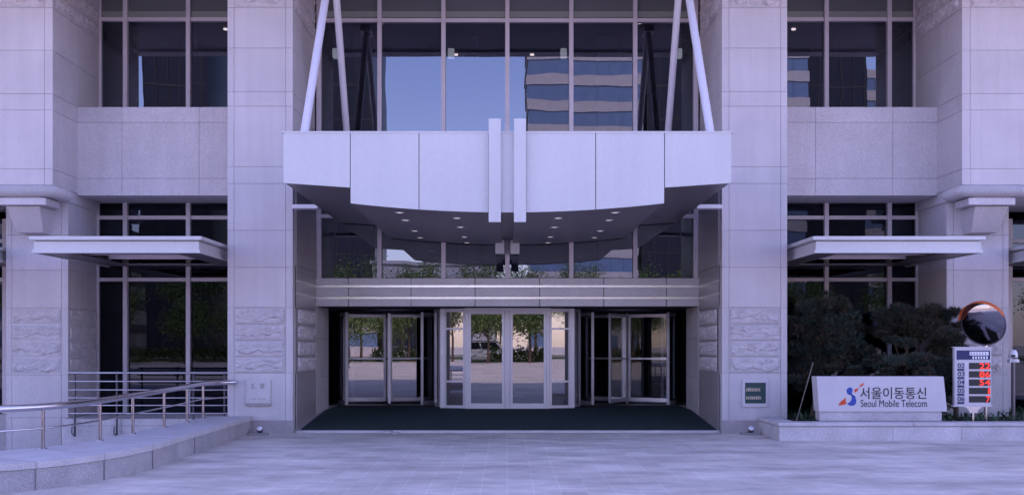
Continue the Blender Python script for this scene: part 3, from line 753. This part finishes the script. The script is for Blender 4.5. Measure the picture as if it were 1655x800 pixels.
# company sign ------------------------------------------------------------
SG = empty('stone_sign', (6.5, Y(19.3), .31), 'pale stone company sign with red and blue emblem standing on the planter', 'sign')
b = MB()
sy0, sy1 = Y(19.3), Y(19.62)
T = [(5.36, 1.08), (7.56, 1.08), (7.62, .475), (5.40, .475)]
vs = [(x, sy0, z) for x, z in T]+[(x-.0, sy1, z) for x, z in T]
b.add(vs, [(0,1,2,3),(7,6,5,4),(0,4,5,1),(1,5,6,2),(2,6,7,3),(3,7,4,0)])
slab = b.build('sign_slab', 'signwhite', SG)
part('sign_base', 'cap', SG, lambda b: b.box(5.42, 7.54, sy0+.03, sy1-.02, .312, .474))
def text(body, w_, h_, cx, cy_, z, m, parent, name='lettering', depth=.003, bold=0.0):
    cu = bpy.data.curves.new(name, 'FONT'); cu.body = body; cu.align_x = 'CENTER'; cu.extrude = .001; cu.offset = bold
    o = bpy.data.objects.new(name, cu); COL.objects.link(o)
    dg = bpy.context.evaluated_depsgraph_get(); me = bpy.data.meshes.new_from_object(o.evaluated_get(dg)); bpy.data.objects.remove(o)
    xs = [v.co.x for v in me.vertices]; ys_ = [v.co.y for v in me.vertices]
    if not xs: return None
    a, c, d, e_ = min(xs), max(xs), min(ys_), max(ys_)
    for v in me.vertices:
        x, y, zz = v.co; v.co = (cx+((x-a)/(c-a)-.5)*w_, cy_-(zz+.001)/.002*depth, z+((y-d)/(e_-d)-.5)*h_)
    me.materials.clear(); me.materials.append(M[m]); n = bpy.data.objects.new(name, me); COL.objects.link(n)
    n.parent = parent
    if parent.type == 'EMPTY': n.matrix_parent_inverse = Matrix.Translation(-world_loc(parent))
    return n
sc = 19.3/F
def sx(px): return (px-820)*sc
def sz(py): return CZ+(555-py)*sc
text('서울이동통신', sx(1497)-sx(1390), .205, (sx(1390)+sx(1497))/2, sy0-.001, sz(635), 'ink', slab, bold=.006)
text('Seoul Mobile Telecom', sx(1498)-sx(1391), .125, (sx(1391)+sx(1498))/2, sy0-.001, sz(651.5), 'ink', slab, bold=0.0)
def polyp(pts, m, parent, name, y=sy0, d=.003):
    b = MB(); b.prism(pts, 'y', y-d, y-.0005); return b.build(name, m, parent)
lg = lambda L: [(sx(1290+x/6.365), sz(590+y/6.365)) for x, y in L]     # traced emblem, built at its real size on the slab
def circ(cx, cy, r, a0, a1, n=14): return [(cx+r*math.cos(R(a0+(a1-a0)*k/n)), cy-r*math.sin(R(a0+(a1-a0)*k/n))) for k in range(n+1)]
polyp(lg(circ(535, 265, 38, 60, 270)+[(550, 285), (560, 255)]), 'logoblue', slab, 'emblem')
polyp(lg([(548, 308), (585, 325), (600, 360), (590, 400), (560, 417), (525, 412), (503, 395), (535, 375), (552, 345)]), 'logoblue', slab, 'emblem')
polyp(lg([(548, 285), (562, 300), (600, 330), (560, 320), (530, 300), (515, 300)]), 'logoblue', slab, 'emblem')
polyp(lg([(415, 415), (425, 385), (492, 330), (488, 365), (498, 395), (470, 405)]), 'logored', slab, 'emblem')
polyp(lg([(575, 250), (625, 232), (612, 258), (585, 284)]), 'logored', slab, 'emblem')
polyp(lg([(628, 222), (640, 200), (678, 180), (672, 200), (650, 218)]), 'logored', slab, 'emblem')

# LED board ---------------------------------------------------------------
BD = 19.45
def bx_(px): return X(px, BD)
def bz_(py): return Z(py, BD)
IB = empty('notice_board', (bx_(1574), Y(BD), .26), 'white framed notice board with five rows of red glowing digits on a short pole', 'notice board')
y0 = Y(BD)
part('board_frame', 'signwhite', IB, lambda b: (b.box(bx_(1543), bx_(1602), y0, y0+.09, bz_(655), bz_(562)), b.box(bx_(1540), bx_(1604), y0-.01, y0+.10, bz_(655)-.02, bz_(655)), b.box(bx_(1541), bx_(1603), y0-.01, y0+.10, bz_(562), bz_(562)+.018)))
part('pole', 'steel', IB, lambda b: (b.tube([(bx_(1574.5), y0+.05, .25), (bx_(1574.5), y0+.05, bz_(655)-.02)], .022, 10), b.prism([(bx_(1560), bz_(657)), (bx_(1588), bz_(657)), (bx_(1582), bz_(662)), (bx_(1580), bz_(667)), (bx_(1568), bz_(667)), (bx_(1566), bz_(662))], 'y', y0+.02, y0+.03)))
hd = part('header_panel', 'navy', IB, lambda b: b.box(bx_(1546), bx_(1600), y0-.004, y0-.0005, bz_(581), bz_(566)))
part('header_label', 'white', hd, lambda b: (b.box(bx_(1567), bx_(1597.5), y0-.007, y0-.0045, bz_(574), bz_(568)), b.lathe([(0, -.003), (.035, -.003), (.035, 0)], (bx_(1551.5), y0-.0045, bz_(571)), 12, 0, Matrix.Rotation(R(90), 3, 'X')),
     [b.box(bx_(1571.5+k*4.4), bx_(1574+k*4.4), y0-.007, y0-.0045, bz_(580), bz_(575.5)) for k in range(6)]))
part('header_mark', 'ink', hd, lambda b: [b.box(bx_(1569+k*4.6), bx_(1570+k*4.6), y0-.009, y0-.0075, bz_(573), bz_(569)) for k in range(6)])
nums = ['02', '03', '04', '05', '06']; reds = ['22', '86', '54', '1', '7']
for i in range(5):
    t0 = 586+i*13.4
    r_ = part('row_panel', 'black', IB, lambda b: b.box(bx_(1566), bx_(1600.5), y0-.004, y0-.0005, bz_(t0+10.4), bz_(t0)))
    wd = 17 if len(reds[i]) == 2 else (3.2 if reds[i] == '1' else 6.5)
    text(reds[i], (bx_(1600)-bx_(1600-wd)), .098, (bx_(1600)+bx_(1600-wd))/2, y0-.0045, bz_(t0+5.2), 'led', r_, name='digits', bold=0.0)
    text(nums[i], .12, .085, bx_(1553), y0-.006, bz_(t0+4.5), 'navy', IB, name='row_number', bold=.01)
    part('row_label', 'navy', IB, lambda b: b.box(bx_(1547), bx_(1558), y0-.004, y0-.0005, bz_(t0+12.8), bz_(t0+9.6)))
part('divider', 'frame', IB, lambda b: b.box(bx_(1559.5), bx_(1564.5), y0-.006, y0-.0005, bz_(653), bz_(585)))

# convex mirror -----------------------------------------------------------
MRD = 19.9
mc = Vector((X(1589, MRD), Y(MRD), Z(523, MRD)))
CM = empty('convex_mirror', (mc.x+.15, Y(20.1), .26), 'round convex traffic mirror with orange hood on a pole behind the notice board', 'mirror')
rot = (Matrix.Rotation(R(-46), 3, 'Z') @ Matrix.Rotation(R(104), 3, 'X'))
part('mirror_face', 'mirror', CM, lambda b: b.lathe([(r*1.03, .06*(1-(r/.37)**2)) for r in [0, .05, .1, .15, .2, .25, .3, .34, .37]], mc, 40, 0, rot))
part('rim', 'darksteel', CM, lambda b: b.lathe([(.381, 0), (.399, .012), (.404, -.02), (.37, -.05), (0, -.06)], mc, 40, 0, rot))
b = MB(); vs = []
for k in range(25):
    t = R(20+150*k/24)
    for r, z in ((.404, -.03), (.422, .02), (.42, .17), (.413, .17), (.407, .0)):
        v = rot @ Vector((r*math.cos(t), r*math.sin(t), z*(.4+.6*math.sin(R(180*k/24)) if z > .1 else 1))); vs.append(v+mc)
b.add(vs, [(5*k+j, 5*k+j+1, 5*k+j+6, 5*k+j+5) for k in range(24) for j in range(4)], 0, True)
b.build('hood', 'orange', CM)
part('pole', 'steel', CM, lambda b: (b.tube([(mc.x+.14, Y(20.12), .25), (mc.x+.14, Y(20.12), mc.z+.2)], .03, 12), b.tube([(mc.x+.14, Y(20.12), mc.z), tuple(mc+rot@Vector((0,0,-.06)))], .02, 8)))
# intercom post ------------------------------------------------------------
ID_ = 20.2; ix = X(1637.5, ID_)
IP = empty('lamp_bollard', (ix, Y(ID_), .26), 'slim grey post with pale domed head at the right edge of the planter', 'post')
part('post', 'darksteel', IP, lambda b: b.tube([(ix, Y(ID_), .25), (ix, Y(ID_), 1.33)], .035, 12))
part('post_head', 'white', IP, lambda b: (b.lathe([(0, 1.54), (.05, 1.53), (.075, 1.48), (.08, 1.40), (.07, 1.39)], (ix, Y(ID_), 0), 18), b.lathe([(.085, 1.37), (.085, 1.31), (.04, 1.30)], (ix, Y(ID_), 0), 18), b.box(ix-.085, ix+.085, Y(ID_)-.06, Y(ID_)+.06, 1.31, 1.36)))
part('speaker_grille', 'ink', IP, lambda b: b.box(ix-.06, ix+.0, Y(ID_)-.084, Y(ID_)-.06, 1.40, 1.45))

# plaques -------------------------------------------------------------------
e1 = empty('cornerstone_plaque', (-4.58, PF, .52), 'square granite cornerstone plaque with two dark characters on the left pier', 'plaque')
pb = part('plaque_slab', 'stone', e1, lambda b: b.bev(X(397,20.48), X(437.5,20.48), PF-.035, PF-.001, Z(652,20.48), Z(612,20.48), .008))
text('定', .075, .10, X(408, 20.45), PF-.0355, Z(623.5, 20.45), 'base', pb, bold=.01); text('礎', .085, .10, X(423.5, 20.45), PF-.0355, Z(623.5, 20.45), 'base', pb, bold=.01)
part('date_line', 'base', pb, lambda b: [b.box(X(px,20.45), X(px+w2,20.45), PF-.037, PF-.0355, Z(645.4,20.45), Z(643.6,20.45)) for px, w2 in ((404,2),(407,3),(411,2.4),(417,3),(421,1.5),(425,3.5))])
part('plaque_ledge', 'base', e1, lambda b: b.box(X(396,20.48), X(438,20.48), PF-.05, PF-.001, Z(655,20.48), Z(652.2,20.48)))
e2 = empty('green_plaque', (4.56, PF, .5), 'square green plaque with two gold text lines in a pale frame on the right pier', 'plaque')
part('plaque_frame', 'signwhite', e2, lambda b: (b.box(X(1199.5,20.5), X(1240.5,20.5), PF-.03, PF-.001, Z(618,20.5), Z(613.5,20.5)), b.box(X(1199,20.5), X(1203.6,20.5), PF-.03, PF-.001, Z(657,20.5), Z(618,20.5)), b.box(X(1237.4,20.5), X(1240,20.5), PF-.03, PF-.001, Z(657,20.5), Z(618,20.5)), b.box(X(1203.6,20.5), X(1237.4,20.5), PF-.03, PF-.001, Z(657,20.5), Z(651.5,20.5))))
gp = part('plaque_plate', 'green', e2, lambda b: b.box(X(1203.6,20.5), X(1237.4,20.5), PF-.015, PF-.001, Z(651.5,20.5), Z(618,20.5)))
rnd = random.Random(8)
def strokes(b):
    for (y0_, y1_, n) in ((626, 632, 9), (639.5, 645, 8)):
        x = 1206
        for k in range(n):
            w2 = rnd.uniform(1.2, 2.6); h1 = rnd.uniform(0, 1.5); b.box(X(x,20.49), X(x+w2,20.49), PF-.018, PF-.0155, Z(y1_,20.49), Z(y0_+h1,20.49)); x += w2+rnd.uniform(.6, 1.2)
part('gold_line', 'gold', gp, strokes)

# small ground spotlights --------------------------------------------------
for x, D, lab in ((-4.50, 20.15, 'small round floor spotlight at the foot of the left pier beside the curved wall'), (4.40, 20.2, 'small round floor spotlight at the foot of the right pier beside the planter')):
    e3 = empty('floor_spotlight', (x, Y(D), 0), lab, 'spotlight', 'floor spotlights at the piers')
    part('spot_base', 'kerb', e3, lambda b: b.bev(x-.17, x+.17, Y(D)-.08, Y(D)+.12, 0, .035, .012))
    rr = Matrix.Rotation(R(40), 3, 'X')
    part('lamp_housing', 'poststeel', e3, lambda b: b.lathe([(0, -.07), (.04, -.065), (.055, -.02), (.06, .03), (.055, .035)], (x+.02, Y(D), .095), 18, 0, rr))
    part('lens', 'white', e3, lambda b: b.lathe([(0, .05), (.035, .044), (.055, .033)], (x+.02, Y(D), .095), 18, 0, rr))
# broken paver heap at the mat edge
tag(part('loose_paver', 'cap', None, lambda b: (b.bev(X(622,20.5), X(634,20.5), Y(20.42), Y(20.58), .001, .045, .012), b.bev(X(636,20.5), X(645,20.5), Y(20.3), Y(20.5), .001, .03, .01))), 'small broken piece of pale paving lying at the front edge of the mat', 'stone')

# =================================================================== PINES
def needles(b, centre, rad, ntuft, rnd, ln=0.075, mi=0, blades=7):
    for i in range(ntuft):
        while True:
            q = Vector((rnd.uniform(-1,1), rnd.uniform(-1,1), rnd.uniform(-1,1)))
            if 0.15 < q.length < 1: break
        p = Vector(centre)+Vector((q.x*rad[0], q.y*rad[1], q.z*rad[2]))
        ti = 2 if rnd.random() < .022 else (mi if rnd.random() < .8 else 1-mi)
        out = (q.normalized()+Vector((0,0,.5))+Vector((rnd.gauss(0,.3), rnd.gauss(0,.3), rnd.gauss(0,.3)))).normalized()
        for k in range(blades):
            d = (out+Vector((rnd.gauss(0,.55), rnd.gauss(0,.55), rnd.gauss(0,.55)))).normalized()
            sd_ = d.cross(Vector((rnd.uniform(-1,1), rnd.uniform(-1,1), 1))).normalized()*.0055
            L = ln*rnd.uniform(.6, 1.2)
            b.add([p-sd_, p+sd_, p+d*L], [(0,1,2)], ti)
def pine(name, label, root, clumps, trunk, twigs, mi_mat, seed, density=1.0):
    rnd = random.Random(seed)
    e = empty(name, root, label, 'tree', 'cloud pruned pines in the planter')
    b = MB()
    for (px, py, D, rx, rz) in clumps:
        c = Vector((X(px, D), Y(D), Z(py, D))); 
        for k in range(int(17*density)):
            q = Vector((rnd.gauss(0,.5), rnd.gauss(0,.5), rnd.gauss(0,.55)))
            cc = c+Vector((q.x*rx, q.y*rx, q.z*rz)); sz_ = rnd.uniform(.28, .55)
            needles(b, cc, (rx*sz_, rx*sz_, rz*sz_*.9), int(92*rx*density/.35), rnd, mi=0 if rnd.random() < .8 else 1)
    b.build('crown', mi_mat, e)
    b = MB()
    b.tube(trunk, .04, 8, radii=[.055-.03*i/(len(trunk)-1) for i in range(len(trunk))])
    tp = Vector(trunk[-1])
    for (px, py, D, rx, rz) in clumps:
        c = Vector((X(px, D), Y(D), Z(py, D))); m_ = Vector(trunk[len(trunk)//2]); 
        b.tube([m_, (m_+c)/2+Vector((0, .05, -.06)), c], .015, 6, radii=[.022, .016, .007])
        for k in range(5):
            q = Vector((rnd.uniform(-1,1)*rx*.8, rnd.uniform(-1,1)*rx*.8, rnd.uniform(-.3,1)*rz*.8)); b.tube([(m_+c)/2+Vector((0, .05, -.06)), c+q*.5, c+q], .006, 5, radii=[.009, .006, .003])
    b.build('trunk', 'bark', e)
    return e
D0 = 20.9
pine('pine_tree', 'dark green rounded pine at the left of the planter, propped by a pale stake', (X(1325,D0), Y(D0), .25),
     [(1330,512,20.7,.48,.26),(1298,528,20.9,.34,.25),(1362,528,20.8,.40,.27),(1330,555,20.9,.55,.30),(1375,560,20.8,.30,.24),(1300,575,21.0,.36,.22),(1342,592,21,.48,.15),(1388,598,21,.40,.12),(1345,530,21.1,.5,.4),(1310,600,20.9,.3,.2),(1375,580,21.1,.4,.25)],
     [(X(1312,D0), Y(D0), .25), (X(1318,D0), Y(D0), .6), (X(1322,D0), Y(D0)+.05, 1.0), (X(1334,D0), Y(D0), 1.4), (X(1330,D0), Y(D0), 1.8)], None, ['pine', 'pinebrown', 'tip'], 11)
pine('pine_tree', 'brownish spreading pine behind the right half of the stone sign', (X(1470,D0), Y(D0), .25),
     [(1470,505,20.6,.42,.19),(1438,518,20.7,.34,.20),(1505,520,20.7,.42,.22),(1470,535,20.6,.55,.20),(1528,545,20.8,.30,.24)],
     [(X(1478,D0), Y(D0), .25), (X(1470,D0), Y(D0), .7), (X(1462,D0), Y(D0), 1.15), (X(1466,D0), Y(D0), 1.6), (X(1470,D0), Y(D0), 1.9)], None, ['pinebrown', 'pine', 'tip'], 12)
pine('pine_shrub', 'low dark green pine shrub drooping over the top of the stone sign', (X(1470,20.2), Y(20.2), .25),
     [(1478,583,20.1,.42,.15),(1440,592,20.2,.36,.12),(1510,594,20.2,.30,.15),(1498,602,19.75,.14,.07)],
     [(X(1482,20.2), Y(20.2), .25), (X(1478,20.2), Y(20.2), .6), (X(1480,20.2), Y(20.2), 1.1)], None, ['pine', 'pinebrown', 'tip'], 13)
pine('pine_shrub', 'dark bushy shrub between the stone sign and the notice board', (X(1545,21), Y(21), .25),
     [(1543,545,21.1,.30,.24),(1550,590,21.2,.30,.30),(1545,630,21.2,.25,.22)],
     [(X(1545,21.1), Y(21.1), .25), (X(1546,21.1), Y(21.1), .8), (X(1543,21.1), Y(21.1), 1.5)], None, ['pine', 'pine', 'pinebrown'], 14)
tag(part('support_stake', 'stake', None, lambda b: b.tube([(X(1287,20.0), Y(20.0), .25), (X(1314,20.5), Y(20.5), Z(586,20.5))], .011, 8)), 'slanting pale wooden stake propping the left pine', 'stake')

# =================================================================== ACROSS THE STREET (seen mirrored in the glass)
def tower(name, x0, x1, y, h, kind, label, dep=16):
    e = empty(name, ((x0+x1)/2, y-dep/2, 0), label, 'building')
    fh = 3.05 if kind == 'striped' else 4.2; n = int(h/fh)
    if kind == 'striped':
        part('wall', 'beige', e, lambda b: [b.box(x0, x1, y-dep, y, k*fh+(0 if k == 0 else 0), k*fh+1.25) for k in range(n+1)])
        w_ = part('window_band', 'blueglass', e, lambda b: [b.box(x0+.15, x1-.15, y-dep+.15, y-.15, k*fh+1.25, (k+1)*fh) for k in range(n)])
        part('mullion', 'blueglass', e, lambda b: [b.box(x, x+.12, y-.148, y-.02, k*fh+1.25, (k+1)*fh) for k in range(n) for x in [x0+.2+j*1.6 for j in range(int((x1-x0)/1.6))]])
    elif kind == 'dark':
        part('wall', 'towerglass', e, lambda b: b.box(x0, x1, y-dep, y, 0, h))
        part('mullion', 'black', e, lambda b: ([b.box(x0+j*1.5, x0+j*1.5+.12, y+.002, y+.12, 0, h) for j in range(int((x1-x0)/1.5)+1)], [b.box(x0, x1, y+.001, y+.08, k*fh, k*fh+.25) for k in range(n+1)]))
    else:
        part('wall', 'palewall', e, lambda b: (b.box(x0, x1, y-dep, y, 0, h), b.box(x0-.3, x1+.3, y-dep-.3, y+.3, h, h+.4)))
        part('window', 'blueglass', e, lambda b: [b.box(x0+1+j*2.4, x0+2.6+j*2.4, y+.001, y+.05, k*fh+1, k*fh+2.6) for k in range(n) for j in range(int((x1-x0-1)/2.4))])
    return e
tower('office_tower', 2.7, 16.4, -111.8, 49.4, 'striped', 'beige and blue striped office tower across the street, mirrored in the middle window')
tower('office_tower', 17.0, 29.5, -113.1, 54.6, 'dark', 'dark glass tower right of the beige striped tower, seen mirrored')
tower('office_tower', 29.9, 37.0, -111.8, 46.8, 'striped', 'narrow beige striped tower mirrored in the right upper window')
tower('office_tower', 37.3, 45.2, -114.5, 57.2, 'dark', 'slim dark glass tower mirrored in the right upper window')
tower('office_tower', 46.6, 65.8, -121.3, 39.0, 'striped', 'wide banded office block at the far right, seen mirrored')
tower('office_tower', -33.6, -16.7, -113.1, 52.0, 'dark', 'broad dark glass tower mirrored at the left of the middle window')
tower('office_tower', -45.2, -37.0, -113.1, 55.9, 'dark', 'slim dark glass tower mirrored in the left upper window')
tower('low_building', -16.4, -1.4, -107.6, 11.1, 'plain', 'low pale building across the street left of the striped tower', 10)
tower('low_building', -82.2, -49.3, -115.9, 18.2, 'striped', 'long low banded block at the far left across the street')
def street_tree(x, y, h, seed):
    rnd = random.Random(seed)
    e = empty('street_tree', (x, y, 0), 'young leafy street tree on the verge across the plaza, mirrored in the doors', 'tree', 'street trees along the far road')
    b = MB(); b.tube([(x, y, 0), (x+.05, y, h*.3), (x-.05, y+.05, h*.6), (x, y, h*.9)], .1, 8, radii=[.13, .10, .07, .03])
    tips = []
    for k in range(9):
        a = rnd.uniform(0, 6.28); z0 = h*rnd.uniform(.35, .7); L = h*rnd.uniform(.18, .32)
        t = (x+math.cos(a)*L, y+math.sin(a)*L, z0+L*rnd.uniform(.5, 1.1)); tips.append(t); b.tube([(x, y, z0), t], .03, 5, radii=[.045, .012])
    b.build('trunk', 'bark', e)
    b = MB()
    tips += [(x, y, h*.92), (x, y, h*.8)]
    for t in tips:
        for k in range(330):
            p = Vector(t)+Vector((rnd.gauss(0,.6), rnd.gauss(0,.6), rnd.gauss(0,.5))); n_ = Vector((rnd.gauss(0,1), rnd.gauss(0,1), rnd.gauss(0,1))).normalized()
            u = n_.orthogonal().normalized()*.09; v = n_.cross(u).normalized()*.06
            b.add([p-u, p-v, p+u, p+v], [(0,1,2,3)])
    b.build('crown', 'treeleaf', e)
for i, x in enumerate((-44.5, -36, -29, -23.5, -19, -15, -11, -7.2, -3.8, -0.8, 2.6, 6.0, 9.4, 13, 17, 22, 28, 35, 43)):
    street_tree(x, (-76.5 if i % 3 else -97)-.6*(i % 2), (8.4 if i % 3 else 9.8)+((i*37) % 10)*.14, 100+i)
street_tree(-7.3, -26.5, 3.4, 300)
for i, x in enumerate((-26, -20.5, -16, -12.6, -9.2, -5.2, -1.6, 1.9, 5.6, 9.9, 14.5, 20, 26)):
    street_tree(x, -64-(i*7 % 5)*.8, 4.6+((i*29) % 10)*.12, 400+i)
for i, x in enumerate((-72, -63, -55, -48, -42, -36.5, -31, 31, 36, 42, 48, 55, 63, 72)):
    street_tree(x, -60-(i % 3)*4, 6.0+((i*13) % 7)*.2, 600+i)
for i, x in enumerate((-23, -14.3, -7.4, -3.3, 0.2, 3.8, 7.8, 12.2, 17)):
    street_tree(x, -69.5, 5.4+((i*31) % 10)*.1, 500+i)

def car(x, y, m, label, van=False, face=1):
    e = empty('parked_car', (x, y, 0), label, 'car', 'cars parked along the far road')
    H = 1.95 if van else 1.43; L = 4.5
    if van: prof = [(-2.2,.35),(-2.25,1.0),(-2.15,1.88),(-1.9,H),(1.2,H),(1.6,1.75),(2.0,1.1),(2.25,.95),(2.25,.35)]
    else: prof = [(-2.2,.35),(-2.25,.75),(-2.15,.92),(-1.55,.98),(-1.05,H-.04),(-.7,H),(.45,H),(.75,H-.05),(1.35,.95),(2.1,.82),(2.25,.6),(2.25,.35)]
    b = MB(); n = len(prof); vs = []
    for (w_, k) in ((.78, 1), (.88, 0), (-.88, 0), (-.78, 1)):
        for px, pz in prof:
            wy = w_ if pz > 1.0 else (.88 if w_ > 0 else -.88)*(1 if not k else .97)
            vs.append((x+px*face, y+wy, pz))
    fs = [(r*n+i, r*n+(i+1)%n, (r+1)*n+(i+1)%n, (r+1)*n+i) for r in range(3) for i in range(n)]+[tuple(range(n)), tuple(range(3*n, 4*n))]
    b.add(vs, fs); bo = b.build('body', m, e)
    b = MB()
    gp_ = [(-1.45,.98),(-1.0,H-.1),(.45,H-.1),(1.15,.98)] if not van else [(-1.9,1.15),(-1.9,H-.15),(1.25,H-.15),(1.7,1.15)]
    for sy in (1, -1):
        for a0, a1 in ((0, .48), (.52, 1)):
            def q(t, j): 
                l_, r_ = (gp_[0], gp_[3]) if j == 0 else (gp_[1], gp_[2]); return (l_[0]+(r_[0]-l_[0])*t, l_[1])
            pts = [q(a0,0), q(a1,0), q(a1,1), q(a0,1)]
            b.add([(x+p[0]*face, y+sy*(.885 if p[1] < 1.2 else .80), p[1]) for p in pts], [(0,1,2,3)])
    b.build('side_window', 'cglass', e)
    for dx in (-1.4, 1.4):
        for sy in (1, -1):
            part('wheel', 'tyre', e, lambda b: b.lathe([(0,-.1),(.3,-.1),(.32,-.06),(.32,.06),(.3,.1),(0,.1)], (x+dx, y+sy*.82, .32), 18, 0, Matrix.Rotation(R(90), 3, 'X')))
car(-19, -82, 'carwhite', 'white saloon car parked across the plaza, mirrored in the left revolving door')
car(-12.4, -82, 'carblue', 'dark blue saloon car parked left of the middle doors, mirrored')
car(-2.4, -82, 'carwhite', 'white van parked opposite the middle doors, mirrored', van=True)
car(4.6, -82, 'carsilver', 'silver saloon car parked opposite the right side light, mirrored')
car(13.5, -82, 'carwhite', 'white saloon car parked at the right, mirrored in the glass', face=-1)

# a pedestrian on the plaza behind the camera (mirrored in the doors)
def person(x, y, label, seed, turn=0):
    e = empty('person', (x, y, 0), label, 'person', None)
    J = {'pel': (0,0,.95), 'che': (0,0,1.3), 'nek': (0,0,1.48), 'hed': (0,-.02,1.58), 'top': (0,-.01,1.72),
         'shl': (.18,0,1.42), 'ell': (.25,.03,1.15), 'hal': (.24,-.06,.90), 'shr': (-.18,0,1.42), 'elr': (-.25,.03,1.15), 'har': (-.24,-.05,.90),
         'hil': (.09,0,.9), 'knl': (.11,-.05,.5), 'anl': (.11,.05,.09), 'tol': (.12,-.12,.04), 'hir': (-.09,0,.9), 'knr': (-.11,.02,.5), 'anr': (-.12,.08,.09), 'tor': (-.13,-.09,.04)}
    rad = {'pel': .15, 'che': .16, 'nek': .055, 'hed': .085, 'top': .07, 'shl': .07, 'ell': .045, 'hal': .035, 'shr': .07, 'elr': .045, 'har': .035, 'hil': .10, 'knl': .065, 'anl': .045, 'tol': .04, 'hir': .10, 'knr': .065, 'anr': .045, 'tor': .04}
    E = [('pel','che'),('che','nek'),('nek','hed'),('hed','top'),('che','shl'),('shl','ell'),('ell','hal'),('che','shr'),('shr','elr'),('elr','har'),('pel','hil'),('hil','knl'),('knl','anl'),('anl','tol'),('pel','hir'),('hir','knr'),('knr','anr'),('anr','tor')]
    ks = list(J); me = bpy.data.meshes.new('body'); rz = Matrix.Rotation(turn, 3, 'Z')
    me.from_pydata([tuple(rz@Vector(J[k])) for k in ks], [(ks.index(a), ks.index(c)) for a, c in E], [])
    o = bpy.data.objects.new('body', me); COL.objects.link(o); o.parent = e
    o.modifiers.new('skin', 'SKIN')
    for i, k in enumerate(ks): me.skin_vertices[0].data[i].radius = (rad[k]*1.0, rad[k]*.8)
    me.skin_vertices[0].data[0].use_root = True
    sm = o.modifiers.new('sub', 'SUBSURF'); sm.levels = 1; sm.render_levels = 2
    dg = bpy.context.evaluated_depsgraph_get(); m2 = bpy.data.meshes.new_from_object(o.evaluated_get(dg))
    o.modifiers.clear(); o.data = m2; m2.materials.clear(); m2.materials.append(M['cloth']); m2.materials.append(M['skin'])
    for p in m2.polygons:
        p.use_smooth = True; c = p.center
        if c.z > 1.50 or (c.z < .97 and abs((rz.inverted()@c).x) > .19): p.material_index = 1
    hb = MB(); hb.lathe([(0, .125), (.05, .115), (.085, .07), (.096, .01), (.09, -.03)], (x, y+.0, 1.62), 14); hb.build('hair', 'ink', e)
    fb = MB(); d = rz@Vector((0,-1,0)); s2 = rz@Vector((1,0,0))
    for k in (-1, 1):
        c = Vector((x, y, 1.61))+d*.085+s2*.03*k; fb.lathe([(0,.008),(.009,0),(0,-.008)], c, 8)
    fb.build('eyes', 'ink', e)
    return e
for k, (x0, x1) in enumerate(((-34, -19), (-17.5, -3.5), (-1.5, 7), (9, 30))):
    hb = MB(); rr = random.Random(50+k)
    for i in range(int((x1-x0)*170)):
        p = Vector((rr.uniform(x0, x1), rr.gauss(-71, .35), abs(rr.gauss(.7, .35)))); u = Vector((rr.gauss(0,1), rr.gauss(0,1), rr.gauss(0,1))).normalized()*.13; v = u.orthogonal().normalized()*.09
        hb.add([p-u, p-v, p+u, p+v], [(0,1,2,3)])
    o = hb.build('hedge', 'treeleaf'); tag(o, 'low clipped hedge on the verge, %s of four seen mirrored in the doors' % ('leftmost', 'second from left', 'third from left', 'rightmost')[k], 'hedge', 'hedges along the far verge')
person(3.1, -44, 'person in dark clothes walking far out on the plaza, mirrored in the right sliding door', 2, R(70))
person(-14, -52, 'person in dark clothes far out on the plaza, mirrored at the left', 3, R(-60))
person(-5.4, -26.5, 'standing person in a dark suit on the sunlit plaza, mirrored in the left revolving door', 1, R(180))
